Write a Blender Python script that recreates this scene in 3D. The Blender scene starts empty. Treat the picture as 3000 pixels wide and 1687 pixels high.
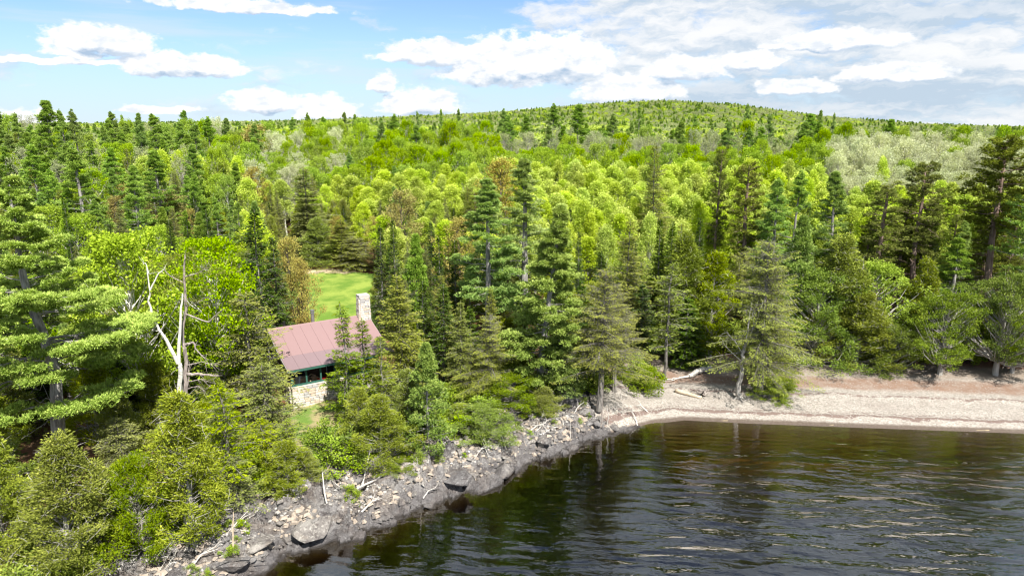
import bpy, math, random
import numpy as np
from mathutils import Vector

random.seed(7)
RNG = np.random.default_rng(11)
S = bpy.context.scene
C = S.collection
PITCH = math.radians(13.2)
CAMZ = 25.0

# ------------------------------------------------------------------ camera
cam_d = bpy.data.cameras.new('camera')
cam_d.lens = 24.0
cam_d.sensor_width = 36.0
cam_d.clip_start = 0.5
cam_d.clip_end = 12000
cam = bpy.data.objects.new('camera', cam_d)
cam.location = (0, 0, CAMZ)
cam.rotation_euler = (math.radians(90) - PITCH, 0, 0)
C.objects.link(cam)
S.camera = cam

# ------------------------------------------------------------------ light settings
SUN_EL, SUN_AZ = 52.0, 152.0            # azimuth clockwise from +Y (the view direction)
SUN_STRENGTH = 5.0
SKY_STRENGTH = 0.078
CLOUD_RAD = 6.6
S.view_settings.view_transform = 'Standard'
S.view_settings.look = 'None'
S.view_settings.exposure = 0.98
S.view_settings.gamma = 1.0
S.view_settings.use_curve_mapping = False
S.render.engine = 'CYCLES'
cy = S.cycles
cy.max_bounces = 6
cy.diffuse_bounces = 3
cy.glossy_bounces = 2
cy.transmission_bounces = 4
cy.transparent_max_bounces = 8
cy.volume_bounces = 0
cy.use_denoising = True
try:
    cy.denoiser = 'OPENIMAGEDENOISE'
    cy.denoising_prefilter = 'ACCURATE'
except Exception:
    pass
cy.caustics_reflective = False
cy.caustics_refractive = False
cy.sample_clamp_indirect = 4.0
S.render.film_transparent = False
cy.filter_width = 1.2

# ------------------------------------------------------------------ node helper
class X:
    """tiny wrapper so that node maths reads as maths"""
    def __init__(s, nt, sock): s.nt, s.s = nt, sock
    def _m(s, op, *a):
        n = s.nt.nodes.new('ShaderNodeMath'); n.operation = op
        for i, v in enumerate((s,) + a):
            if isinstance(v, X): s.nt.links.new(v.s, n.inputs[i])
            else: n.inputs[i].default_value = v
        return X(s.nt, n.outputs[0])
    def __add__(s, o): return s._m('ADD', o)
    __radd__ = __add__
    def __sub__(s, o): return s._m('SUBTRACT', o)
    def __rsub__(s, o): return (s * -1.0) + o
    def __mul__(s, o): return s._m('MULTIPLY', o)
    __rmul__ = __mul__
    def __truediv__(s, o): return s._m('DIVIDE', o)
    def max(s, o): return s._m('MAXIMUM', o)
    def min(s, o): return s._m('MINIMUM', o)
    def pow(s, o): return s._m('POWER', o)
    def sqrt(s): return s._m('SQRT')
    def abs(s): return s._m('ABSOLUTE')
    def lt(s, o): return s._m('LESS_THAN', o)
    def step(s, a, b):
        n = s.nt.nodes.new('ShaderNodeMapRange'); n.interpolation_type = 'SMOOTHSTEP'; n.clamp = True
        s.nt.links.new(s.s, n.inputs[0]); n.inputs[1].default_value = a; n.inputs[2].default_value = b
        return X(s.nt, n.outputs[0])

def sep(nt, sock):
    n = nt.nodes.new('ShaderNodeSeparateXYZ'); nt.links.new(sock, n.inputs[0])
    return [X(nt, o) for o in n.outputs]
def comb(nt, *v):
    n = nt.nodes.new('ShaderNodeCombineXYZ')
    for i, a in enumerate(v):
        if isinstance(a, X): nt.links.new(a.s, n.inputs[i])
        else: n.inputs[i].default_value = a
    return n.outputs[0]
def noise(nt, vec, scale=1.0, detail=4.0, rough=0.5, dist=0.0, col=False, kind=None):
    n = nt.nodes.new('ShaderNodeTexNoise')
    if kind: n.noise_type = kind
    if vec is not None: nt.links.new(vec, n.inputs['Vector'])
    n.inputs['Scale'].default_value = scale; n.inputs['Detail'].default_value = detail
    n.inputs['Roughness'].default_value = rough; n.inputs['Distortion'].default_value = dist
    return X(nt, n.outputs[1 if col else 0])
def voro(nt, vec, scale=1.0, feature='F1', out='Distance', rand=1.0):
    n = nt.nodes.new('ShaderNodeTexVoronoi'); n.feature = feature
    if vec is not None: nt.links.new(vec, n.inputs['Vector'])
    n.inputs['Scale'].default_value = scale; n.inputs['Randomness'].default_value = rand
    return X(nt, n.outputs[out])
def mixc(nt, f, a, b, mode='MIX'):
    n = nt.nodes.new('ShaderNodeMix'); n.data_type = 'RGBA'; n.blend_type = mode
    for i, v in ((0, f), (6, a), (7, b)):
        if isinstance(v, X): nt.links.new(v.s, n.inputs[i])
        elif hasattr(v, 'node'): nt.links.new(v, n.inputs[i])
        elif i == 0: n.inputs[i].default_value = v
        else: n.inputs[i].default_value = (*v[:3], 1.0)
    return X(nt, n.outputs[2])

# ------------------------------------------------------------------ pixel <-> world helpers (photo pixels, 3000 x 1687)
def pix_dir(px, py):
    a, b = (px - 1500) / 2000, -(py - 843.5) / 2000
    return np.array([a, math.cos(PITCH) + b * math.sin(PITCH), -math.sin(PITCH) + b * math.cos(PITCH)])
def ray_at_y(px, py, y):
    d = pix_dir(px, py); t = y / d[1]
    return np.array([0, 0, CAMZ]) + d * t
def ray_at_z(px, py, z):
    d = pix_dir(px, py); t = (z - CAMZ) / d[2]
    return np.array([0, 0, CAMZ]) + d * t
def project(x, y, z):
    f = y * math.cos(PITCH) - (z - CAMZ) * math.sin(PITCH)
    u = y * math.sin(PITCH) + (z - CAMZ) * math.cos(PITCH)
    return 1500 + 2000 * x / f, 843.5 - 2000 * u / f

# ------------------------------------------------------------------ world: sky and clouds
W = bpy.data.worlds.new('World'); S.world = W; W.use_nodes = True
nt = W.node_tree
for n in list(nt.nodes): nt.nodes.remove(n)
out = nt.nodes.new('ShaderNodeOutputWorld'); bg = nt.nodes.new('ShaderNodeBackground')
sky = nt.nodes.new('ShaderNodeTexSky'); sky.sky_type = 'NISHITA'; sky.sun_disc = False
sky.sun_elevation = math.radians(SUN_EL); sky.sun_rotation = math.radians(SUN_AZ)
sky.air_density = 1.0; sky.dust_density = 0.1; sky.ozone_density = 2.0; sky.altitude = 200
tc = nt.nodes.new('ShaderNodeTexCoord')
dx, dy, dz = sep(nt, tc.outputs['Generated'])
az = dx._m('ARCTAN2', dy) * 57.2958
el = dz._m('ARCSINE') * 57.2958
def azel(px, py):
    d = pix_dir(px, py)
    return math.degrees(math.atan2(d[0], d[1])), math.degrees(math.atan2(d[2], math.hypot(d[0], d[1])))
BLOBS = [(240, 98, 105, 62), (345, 112, 110, 62), (225, 150, 85, 25), (160, 176, 220, 17), (470, 180, 120, 52),
         (600, 185, 125, 50), (720, 14, 290, 30), (780, 290, 125, 52), (950, 312, 120, 68), (470, 318, 130, 20),
         (1125, 235, 45, 52), (1235, 290, 140, 70), (1255, 145, 180, 60), (1470, 165, 210, 120), (1650, 150, 200, 110),
         (60, 345, 130, 45), (2330, 250, 130, 38), (2620, 205, 170, 38), (2450, 110, 210, 45), (1540, 335, 60, 38), (1850, 250, 190, 75), (2010, 190, 150, 60), (2200, 170, 120, 45)]
warp = noise(nt, comb(nt, az * 0.55, el * 0.9, 3.1), 1.0, 3.0, 0.55) - 0.5
warp2 = noise(nt, comb(nt, az * 0.55, el * 0.9, 9.7), 1.0, 3.0, 0.55) - 0.5
def cumulus(eoff):
    e = el + eoff
    A = az + warp * 1.6
    E = e + warp2 * 1.0
    F = None
    for (px, py, w, h) in BLOBS:
        a0, e0 = azel(px, py)
        wd, hd = w / 34.9, h / 34.9
        fx = (A - a0) * (1.0 / wd); fy = (E - e0 + hd * 0.35) * (1.0 / hd)
        fy = fy.max(fy * -2.2)
        f = 1.0 - (fx * fx + fy * fy).sqrt()
        F = f if F is None else F.max(f)
    nn = noise(nt, comb(nt, az * 0.75, e * 1.25, 0.0), 1.0, 8.0, 0.60)
    nb = voro(nt, comb(nt, az * 0.9 + warp * 1.2, e * 1.3 + warp2 * 1.2, 0.0), 1.0, 'SMOOTH_F1')
    return F + (nn - 0.5) * 0.9 - nb * 0.25 + 0.0
c0, c1 = cumulus(0.0), cumulus(0.62)
cum = c0.step(-0.02, 0.22)
cum_lit = 1.0 - (((c1 - c0).step(-0.12, 0.50) * 0.75 + noise(nt, comb(nt, az * 0.55, el * 1.1, 21.0), 1.0, 5.0, 0.6).step(0.45, 0.70) * 0.42)).min(1.0)
# layered clouds on a flat ceiling, thicker to the right of the view
den = dz.max(0.0) + 0.09
pu, pv = dx / den, dy / den
def strat(eoff):
    e = el + eoff
    n1 = noise(nt, comb(nt, az * 0.12 + warp * 0.25, e * 0.38 + warp2 * 0.45, 4.0), 1.0, 9.0, 0.60)
    n2 = noise(nt, comb(nt, pu * 0.9, pv * 0.9, 2.0), 1.0, 8.0, 0.58)
    hi = el.step(11.0, 22.0)
    return n1 * (1.0 - hi) + n2 * hi
s0, s1 = strat(0.0), strat(0.55)
cov = (az + el * 0.5 + warp * 9.0).step(0.0, 15.0)
hi = el.step(10.0, 20.0)
cov = cov * (1.0 - hi) + hi * 0.80
base_st = s0 + cov * 0.26 - 0.30
st = base_st.step(0.25, 0.45)
st_lit = 1.0 - ((s1 - s0).step(-0.10, 0.16) * 0.9 + noise(nt, comb(nt, az * 0.04, el * 0.22, 11.0), 1.0, 4.0, 0.5).step(0.40, 0.64) * 0.7).min(1.0)
# thin veils on the left and close to the horizon
veil = noise(nt, comb(nt, az * 0.05, el * 0.55, 7.0), 1.0, 6.0, 0.55).step(0.48, 0.70) * 0.5
low = 1.0 - el.step(0.5, 6.5)
veil = veil.max(low * 0.12)
skyc = mixc(nt, 1.0, sky.outputs[0], (0.76, 0.86, 1.08), 'MULTIPLY')
k = CLOUD_RAD
white = (k * 1.0, k * 1.0, k * 1.0)
greyc = (k * 0.55, k * 0.67, k * 0.80)
darkc = (k * 0.46, k * 0.60, k * 0.78)
skyc = mixc(nt, (1.0 - el.step(0.0, 9.0)) * 0.62, skyc, (k * 0.50, k * 0.70, k * 0.93))
c = mixc(nt, veil, skyc, (k * 0.74, k * 0.84, k * 0.94))
c = mixc(nt, st * 0.95, c, mixc(nt, st_lit, greyc, white))
c = mixc(nt, cum, c, mixc(nt, cum_lit, darkc, (k * 1.1, k * 1.1, k * 1.1)))
nt.links.new(c.s, bg.inputs[0]); bg.inputs[1].default_value = SKY_STRENGTH
nt.links.new(bg.outputs[0], out.inputs[0])
W.cycles.sampling_method = 'MANUAL'
W.cycles.sample_map_resolution = 512

# ------------------------------------------------------------------ sun
sd_ = bpy.data.lights.new('sun', 'SUN'); sd_.energy = SUN_STRENGTH; sd_.angle = math.radians(0.6); sd_.color = (1.0, 0.955, 0.88)
sun = bpy.data.objects.new('sun', sd_); C.objects.link(sun)
_e, _a = math.radians(SUN_EL), math.radians(SUN_AZ)
sv = Vector((math.cos(_e) * math.sin(_a), math.cos(_e) * math.cos(_a), math.sin(_e)))
sun.rotation_euler = sv.to_track_quat('Z', 'Y').to_euler()
sun.location = sv * 100

# ------------------------------------------------------------------ mesh helpers
def mesh_np(name, V, F, mats, tint=None, smooth=False, matidx=None):
    V = np.ascontiguousarray(V, dtype=np.float32); F = np.ascontiguousarray(F, dtype=np.int32)
    me = bpy.data.meshes.new(name)
    k = F.shape[1]
    me.vertices.add(len(V)); me.vertices.foreach_set('co', V.ravel())
    me.loops.add(F.size); me.loops.foreach_set('vertex_index', F.ravel())
    me.polygons.add(len(F))
    me.polygons.foreach_set('loop_start', np.arange(0, F.size, k, dtype=np.int32))
    me.polygons.foreach_set('use_smooth', np.full(len(F), bool(smooth)))
    for m in (mats if isinstance(mats, (list, tuple)) else [mats]): me.materials.append(m)
    if matidx is not None: me.polygons.foreach_set('material_index', np.asarray(matidx, dtype=np.int32))
    if tint is not None:
        for nm, arr in (tint.items() if isinstance(tint, dict) else (('tint', tint),)):
            at = me.attributes.new(nm, 'FLOAT', 'POINT'); at.data.foreach_set('value', np.asarray(arr, dtype=np.float32))
    me.update(calc_edges=True)
    return me
def obj(name, me, parent=None, loc=None, rot=None, scale=None, kind=None, label=None, cat=None, group=None):
    o = bpy.data.objects.new(name, me); C.objects.link(o)
    if parent: o.parent = parent
    if loc is not None: o.location = loc
    if rot is not None: o.rotation_euler = rot
    if scale is not None: o.scale = scale
    if kind: o['kind'] = kind
    if label: o['label'] = label
    if cat: o['category'] = cat
    if group: o['group'] = group
    return o
class MB:
    """collects boxes, tubes and free quads; quads only"""
    def __init__(s): s.V, s.F, s.n = [], [], 0
    def add(s, V, F):
        V = np.asarray(V, float); s.V.append(V); s.F.append(np.asarray(F, int) + s.n); s.n += len(V)
    def box(s, lo, hi):
        x0, y0, z0 = lo; x1, y1, z1 = hi
        s.add([(x0, y0, z0), (x1, y0, z0), (x1, y1, z0), (x0, y1, z0), (x0, y0, z1), (x1, y0, z1), (x1, y1, z1), (x0, y1, z1)],
              [(0, 3, 2, 1), (4, 5, 6, 7), (0, 1, 5, 4), (1, 2, 6, 5), (2, 3, 7, 6), (3, 0, 4, 7)])
    def bar(s, a, b, w, h):
        a, b = np.array(a, float), np.array(b, float); d = b - a; d /= np.linalg.norm(d)
        up = np.array([0, 0, 1.0]) if abs(d[2]) < 0.9 else np.array([1.0, 0, 0])
        r = np.cross(d, up); r /= np.linalg.norm(r); u = np.cross(r, d)
        P = [p + r * sx * w / 2 + u * sy * h / 2 for p in (a, b) for sx, sy in ((-1, -1), (1, -1), (1, 1), (-1, 1))]
        s.add(P, [(0, 1, 2, 3), (7, 6, 5, 4), (0, 4, 5, 1), (1, 5, 6, 2), (2, 6, 7, 3), (3, 7, 4, 0)])
    def tube(s, pts, rad, n=6, cap=True):
        pts = np.asarray(pts, float); k = len(pts); rad = np.broadcast_to(rad, (k,))
        T = np.gradient(pts, axis=0); T /= np.linalg.norm(T, axis=1)[:, None] + 1e-9
        up = np.array([0.13, 0.31, 0.94]); r = np.cross(T, up)
        bad = np.linalg.norm(r, axis=1) < 0.2
        r[bad] = np.cross(T[bad], [1.0, 0.1, 0]); r /= np.linalg.norm(r, axis=1)[:, None]
        u = np.cross(r, T)
        a = np.arange(n) * 2 * math.pi / n
        V = pts[:, None] + rad[:, None, None] * (r[:, None] * np.cos(a)[None, :, None] + u[:, None] * np.sin(a)[None, :, None])
        V = V.reshape(-1, 3)
        i = np.arange(k - 1)[:, None] * n; j = np.arange(n)[None]; j2 = (j + 1) % n
        F = np.stack([i + j, i + j2, i + n + j2, i + n + j], -1).reshape(-1, 4)
        if cap:
            V = np.vstack([V, pts[:1], pts[-1:]]); m = k * n
            jj = np.arange(n); j3 = (jj + 1) % n
            capa = np.stack([jj, np.full(n, m), np.full(n, m), j3], -1)[:, [0, 1, 3, 3]]
            # two-triangle fans as quads over pairs of sides
            F = np.vstack([F] + [np.array([[ (q) % n, m, (q + 2) % n, (q + 1) % n ]]) for q in range(0, n - 1, 2)]
                          + [np.array([[ (k - 1) * n + q % n, (k - 1) * n + (q + 1) % n, (k - 1) * n + (q + 2) % n, m + 1 ]]) for q in range(0, n - 1, 2)])
        s.add(V, F)
    def quads(s, V, F): s.add(V, F)
    def mesh(s, name, mat, smooth=False, tint=None):
        return mesh_np(name, np.vstack(s.V), np.vstack(s.F), mat, tint, smooth)
    def build(s, name, mat, parent=None, smooth=False, **kw):
        return obj(name, s.mesh(name, mat, smooth), parent, **kw)

# ------------------------------------------------------------------ numpy value noise
_perm = RNG.random((256, 256))
def vnoise(x, y, seed=0):
    x = np.asarray(x, float) + seed * 17.3; y = np.asarray(y, float) + seed * 9.1
    xi, yi = np.floor(x).astype(int), np.floor(y).astype(int); fx, fy = x - xi, y - yi
    fx, fy = fx * fx * (3 - 2 * fx), fy * fy * (3 - 2 * fy)
    g = lambda a, b: _perm[a & 255, b & 255]
    return (g(xi, yi) * (1 - fx) + g(xi + 1, yi) * fx) * (1 - fy) + (g(xi, yi + 1) * (1 - fx) + g(xi + 1, yi + 1) * fx) * fy
def fbm(x, y, o=4, seed=0):
    r, a, t = 0, 1.0, 0
    for i in range(o):
        r = r + a * vnoise(x * 2 ** i, y * 2 ** i, seed + i); t += a; a *= 0.5
    return r / t
def facets(x, y, g, amp, tilt, seed=0):
    gx, gy = np.floor(x / g).astype(int), np.floor(y / g).astype(int)
    b1 = np.full(x.shape, 1e9); b2 = b1.copy(); h = np.zeros(x.shape)
    for i in (-1, 0, 1):
        for j in (-1, 0, 1):
            cx, cy = gx + i, gy + j
            r = lambda k: _perm[(cx * 7 + k * 31 + seed * 5) & 255, (cy * 13 + k * 17 + seed * 3) & 255]
            px, py = (cx + r(1)) * g, (cy + r(2)) * g
            d = np.hypot(x - px, y - py)
            hh = amp * (r(3) - 0.5) + tilt * ((r(4) - 0.5) * (x - px) + (r(5) - 0.5) * (y - py))
            near = d < b1
            b2 = np.where(near, b1, np.minimum(b2, d)); h = np.where(near, hh, h); b1 = np.minimum(b1, d)
    return h, b2 - b1

# ------------------------------------------------------------------ shoreline and terrain
SHORE = np.array([(-60, -60), (-42, -20), (-27, 8), (-19.5, 22), (-16.8, 28.7), (-14.9, 33.5), (-13.9, 36.4), (-11.6, 38.0), (-9.6, 38.5), (-8.1, 39.4), (-6.9, 41.4),
                  (-4.8, 42.9), (-2.4, 44.2), (-0.8, 45.7), (1.6, 48.1), (4.1, 49.9), (6.2, 51.9), (9.6, 53.8), (12.2, 55.3), (15.1, 56.1),
                  (20.8, 55.4), (29.4, 54.6), (43.2, 53.4), (60, 51), (85, 44), (120, 26), (170, -20)], float)
def signed_d(x, y):
    P = np.stack([x, y], -1).astype(float); best = np.full(x.shape, 1e9); sgn = np.zeros(x.shape)
    for a, b in zip(SHORE[:-1], SHORE[1:]):
        ab = b - a; t = np.clip(((P - a) @ ab) / (ab @ ab), 0, 1)
        q = a + t[..., None] * ab; d = np.hypot(*(np.moveaxis(P - q, -1, 0)))
        cr = ab[0] * (P[..., 1] - a[1]) - ab[1] * (P[..., 0] - a[0])
        m = d < best - 1e-9
        best = np.where(m, d, best); sgn = np.where(m, np.sign(cr), sgn)
    return best * np.where(sgn == 0, 1, sgn)
def sstep(a, b, x):
    t = np.clip((x - a) / (b - a), 0, 1); return t * t * (3 - 2 * t)
CAB = np.array([-17.78, 51.25]); CTH = 0.5729; CE = 6.22
CA = np.array([math.cos(CTH), math.sin(CTH)]); CBV = np.array([-math.sin(CTH), math.cos(CTH)])
def cab_local(x, y):
    qx, qy = x - CAB[0], y - CAB[1]
    return qx * CA[0] + qy * CA[1], qx * CBV[0] + qy * CBV[1]
def terrain(x, y, detail=True):
    x = np.asarray(x, float); y = np.asarray(y, float)
    sd = signed_d(x, y)
    beach = sstep(7.5, 13.5, x)
    side = sstep(0.15, 0.5, x / np.maximum(y, 1.0))
    inl = np.interp(y, [20, 50, 60, 75, 90, 150, 300, 1000, 4000], [2.8, 2.6, 2.8, 4.2, 5.2, 7.5, 9.5, 10, 9]) - side * np.interp(y, [60, 100, 200, 400], [1.2, 2.2, 4.5, 5])
    rock = 1.55 * sstep(-0.3, 2.6, sd) + 0.35 * sstep(3, 7, sd)
    rock = rock + (inl - 1.9) * sstep(5, 12, sd)
    bch = 0.18 * sstep(-0.1, 0.35, sd) + np.interp(sd, [-1, 0, 3, 11, 14], [0, 0, 0.35, 1.15, 1.25]) + (inl - 1.25) * sstep(12, 45, sd)
    land = rock * (1 - beach) + bch * beach
    bedr = np.interp(-sd, [0, 0.6, 3, 8, 20, 60], [0, -1.9, -2.8, -3.6, -5, -7])
    bedb = np.interp(-sd, [0, 2, 6, 12, 22, 60], [0, -0.17, -0.50, -1.5, -4.0, -7])
    bed = bedr * (1 - beach) + bedb * beach
    z = np.where(sd >= 0, land, bed)
    if detail:
        z = z + sstep(6, 20, sd) * (fbm(x / 6, y / 6, 3, 2) - 0.5) * 0.5 * (1 - 0.5 * sstep(200, 600, y))
    # level ground round the cabin
    a, b = cab_local(x, y)
    w = sstep(-4, -1, a) * (1 - sstep(9.5, 13, a)) * sstep(-3.2, -0.3, b) * (1 - sstep(11, 15, b))
    z = z * (1 - w) + (2.62 + 0.075 * np.clip(a, 0, 10) + 0.06 * np.clip(b, 0, 12)) * w
    # lawn slope
    prof = np.interp(x, [-900, -400, -156, 0, 150, 312, 450, 624, 760, 950], [4, 13, 24, 33, 46, 56, 50, 28, 12, 3])
    z = z + prof * np.exp(-((y - 1560) / 400) ** 2) * (1 + .10 * (fbm(x / 130, y / 160, 3, 41) - .5))
    return z
def tz(x, y): return float(terrain(np.array([x]), np.array([y]))[0])

# ------------------------------------------------------------------ materials
def mat(name):
    m = bpy.data.materials.new(name); m.use_nodes = True
    nt = m.node_tree; p = nt.nodes['Principled BSDF']
    return m, nt, p
def bumpn(nt, h, dist, strength, target):
    b = nt.nodes.new('ShaderNodeBump'); b.inputs['Strength'].default_value = strength; b.inputs['Distance'].default_value = dist
    nt.links.new(h.s, b.inputs['Height']); nt.links.new(b.outputs[0], target.inputs['Normal']); return b
def simple(name, col, rough=0.8, metal=0.0, var=0.0, scale=3.0):
    m, nt, p = mat(name)
    p.inputs['Roughness'].default_value = rough; p.inputs['Metallic'].default_value = metal
    p.inputs['Specular IOR Level'].default_value = 0.3
    tcn = nt.nodes.new('ShaderNodeTexCoord')
    n = noise(nt, tcn.outputs['Object'], scale, 5, 0.6)
    c = mixc(nt, n, [v * (1 - var) for v in col], [min(1, v * (1 + var)) for v in col])
    nt.links.new(c.s, p.inputs['Base Color']); return m
def attr(nt, name):
    a = nt.nodes.new('ShaderNodeAttribute'); a.attribute_name = name; return X(nt, a.outputs['Fac'])
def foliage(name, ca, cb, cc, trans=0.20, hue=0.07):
    """ca dark inner colour of old needles, cb normal, cc new tips and lightened tops; per element and per tree differences"""
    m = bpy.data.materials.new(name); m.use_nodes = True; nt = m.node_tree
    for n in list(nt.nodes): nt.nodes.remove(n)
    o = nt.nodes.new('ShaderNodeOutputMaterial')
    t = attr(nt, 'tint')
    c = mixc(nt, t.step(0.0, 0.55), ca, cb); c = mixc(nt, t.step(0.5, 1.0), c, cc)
    oi = nt.nodes.new('ShaderNodeObjectInfo'); r = X(nt, oi.outputs['Random'])
    hs = nt.nodes.new('ShaderNodeHueSaturation')
    nt.links.new((0.5 + (r - 0.5) * hue * 0.25).s, hs.inputs['Hue'])
    nt.links.new((1.0 + ((r * 7.31)._m('FRACT') - 0.5) * 0.22).s, hs.inputs['Saturation'])
    nt.links.new((1.0 + ((r * 3.77)._m('FRACT') - 0.5) * 0.26).s, hs.inputs['Value'])
    nt.links.new(c.s, hs.inputs['Color'])
    d = nt.nodes.new('ShaderNodeBsdfDiffuse'); tr = nt.nodes.new('ShaderNodeBsdfTranslucent'); mx = nt.nodes.new('ShaderNodeMixShader')
    nt.links.new(hs.outputs[0], d.inputs[0])
    tcol = mixc(nt, 1.0, hs.outputs[0], (1.08, 1.05, 0.5), 'MULTIPLY')
    nt.links.new(tcol.s, tr.inputs[0]); mx.inputs[0].default_value = trans
    nt.links.new(d.outputs[0], mx.inputs[1]); nt.links.new(tr.outputs[0], mx.inputs[2]); nt.links.new(mx.outputs[0], o.inputs[0])
    return m
def bark(name, a, b, scale=6.0, stretch=0.15, thr=None):
    m, nt, p = mat(name); p.inputs['Roughness'].default_value = 0.9; p.inputs['Specular IOR Level'].default_value = 0.2
    g = nt.nodes.new('ShaderNodeTexCoord'); x, y, z = sep(nt, g.outputs['Object'])
    if thr is None:
        n = noise(nt, comb(nt, x, y, z * stretch), scale, 5, 0.65)
        c = mixc(nt, n.step(0.3, 0.7), a, b)
    else:           # birch and aspen: pale bark with dark cross marks
        n = noise(nt, comb(nt, x * 0.6, y * 0.6, z * 3.0), 3.0, 4, 0.6)
        c = mixc(nt, n.step(thr, thr + 0.06), a, b)
    nt.links.new(c.s, p.inputs['Base Color'])
    bumpn(nt, n, 0.03, 0.6, p)
    return m

M = {}
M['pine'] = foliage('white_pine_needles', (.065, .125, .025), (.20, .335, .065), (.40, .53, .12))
M['pine_lit'] = foliage('fresh_lit_pine_needles', (.11, .16, .022), (.30, .41, .08), (.46, .55, .14))  # lighter copy of the pine needles, its sunlit look put into the colour
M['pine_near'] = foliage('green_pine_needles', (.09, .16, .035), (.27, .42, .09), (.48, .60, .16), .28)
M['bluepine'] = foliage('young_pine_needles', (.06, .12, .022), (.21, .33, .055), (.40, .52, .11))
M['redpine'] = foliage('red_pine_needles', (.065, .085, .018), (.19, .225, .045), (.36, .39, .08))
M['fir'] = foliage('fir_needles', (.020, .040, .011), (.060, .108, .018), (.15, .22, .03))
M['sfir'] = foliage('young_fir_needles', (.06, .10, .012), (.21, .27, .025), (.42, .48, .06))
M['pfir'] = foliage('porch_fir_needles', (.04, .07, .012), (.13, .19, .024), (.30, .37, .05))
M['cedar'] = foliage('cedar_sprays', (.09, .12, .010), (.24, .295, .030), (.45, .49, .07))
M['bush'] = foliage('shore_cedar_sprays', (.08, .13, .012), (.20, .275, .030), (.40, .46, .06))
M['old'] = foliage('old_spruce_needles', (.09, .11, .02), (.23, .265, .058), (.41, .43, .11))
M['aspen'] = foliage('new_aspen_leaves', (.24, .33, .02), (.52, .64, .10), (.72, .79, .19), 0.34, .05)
M['birch'] = foliage('new_birch_leaves', (.14, .22, .015), (.32, .45, .03), (.50, .62, .09), 0.34, .05)
M['pale'] = foliage('pale_budding_leaves', (.32, .34, .20), (.58, .62, .38), (.74, .78, .54), 0.3)
M['grey'] = foliage('grey_green_buds', (.20, .22, .12), (.38, .43, .20), (.54, .58, .30), 0.3)
M['maple'] = foliage('rusty_budding_leaves', (.26, .20, .06), (.40, .36, .10), (.50, .50, .15), 0.3)
M['grass'] = foliage('grass_blades', (.07, .13, .02), (.16, .27, .03), (.34, .36, .10), 0.3)
M['b_pine'] = bark('pine_bark', (.13, .12, .115), (.36, .34, .32))
M['b_old'] = bark('old_spruce_bark', (.09, .08, .07), (.27, .25, .225))
M['b_red'] = bark('red_pine_bark', (.13, .085, .065), (.30, .22, .18))
M['b_fir'] = bark('fir_bark', (.16, .145, .13), (.34, .32, .29))
M['b_dark'] = bark('dark_bark', (.05, .04, .035), (.14, .115, .10))
M['b_birch'] = bark('pale_birch_bark', (.62, .60, .54), (.16, .14, .12), thr=0.60)
M['b_aspen'] = bark('aspen_bark', (.50, .50, .42), (.16, .15, .12), thr=0.62)
M['b_grey'] = bark('grey_branch_bark', (.24, .225, .20), (.44, .42, .38))
M['drift'] = bark('bleached_wood', (.38, .35, .31), (.66, .63, .58), 9.0, 0.2)
M['log'] = bark('tan_log_wood', (.42, .33, .23), (.60, .50, .37), 5.0, 1.0)
M['stump'] = bark('weathered_stump_wood', (.16, .13, .12), (.42, .37, .33), 7.0, 0.2)

# ground: forest floor
def ground_mat():
    m, nt, p = mat('forest_floor'); p.inputs['Roughness'].default_value = 0.95; p.inputs['Specular IOR Level'].default_value = 0.1
    g = nt.nodes.new('ShaderNodeNewGeometry'); P = g.outputs['Position']
    x, y, z = sep(nt, P)
    n = noise(nt, P, 0.35, 6, 0.65); f = noise(nt, P, 5.0, 6, 0.7)
    c = mixc(nt, n.step(0.38, 0.62), (.19, .085, .048), (.10, .075, .042))
    c = mixc(nt, f.step(0.45, 0.7), c, (.26, .13, .08))
    c = mixc(nt, noise(nt, P, 0.9, 4, 0.6).step(0.56, 0.66), c, (.05, .08, .02))
    far = y.step(150.0, 500.0)
    fc = noise(nt, P, 0.03, 5, 0.7)
    c = mixc(nt, far, c, mixc(nt, fc.step(0.4, 0.6), (.02, .03, .01), (.06, .08, .02)))
    nt.links.new(c.s, p.inputs['Base Color']); bumpn(nt, f, 0.08, 0.8, p); return m
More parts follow.
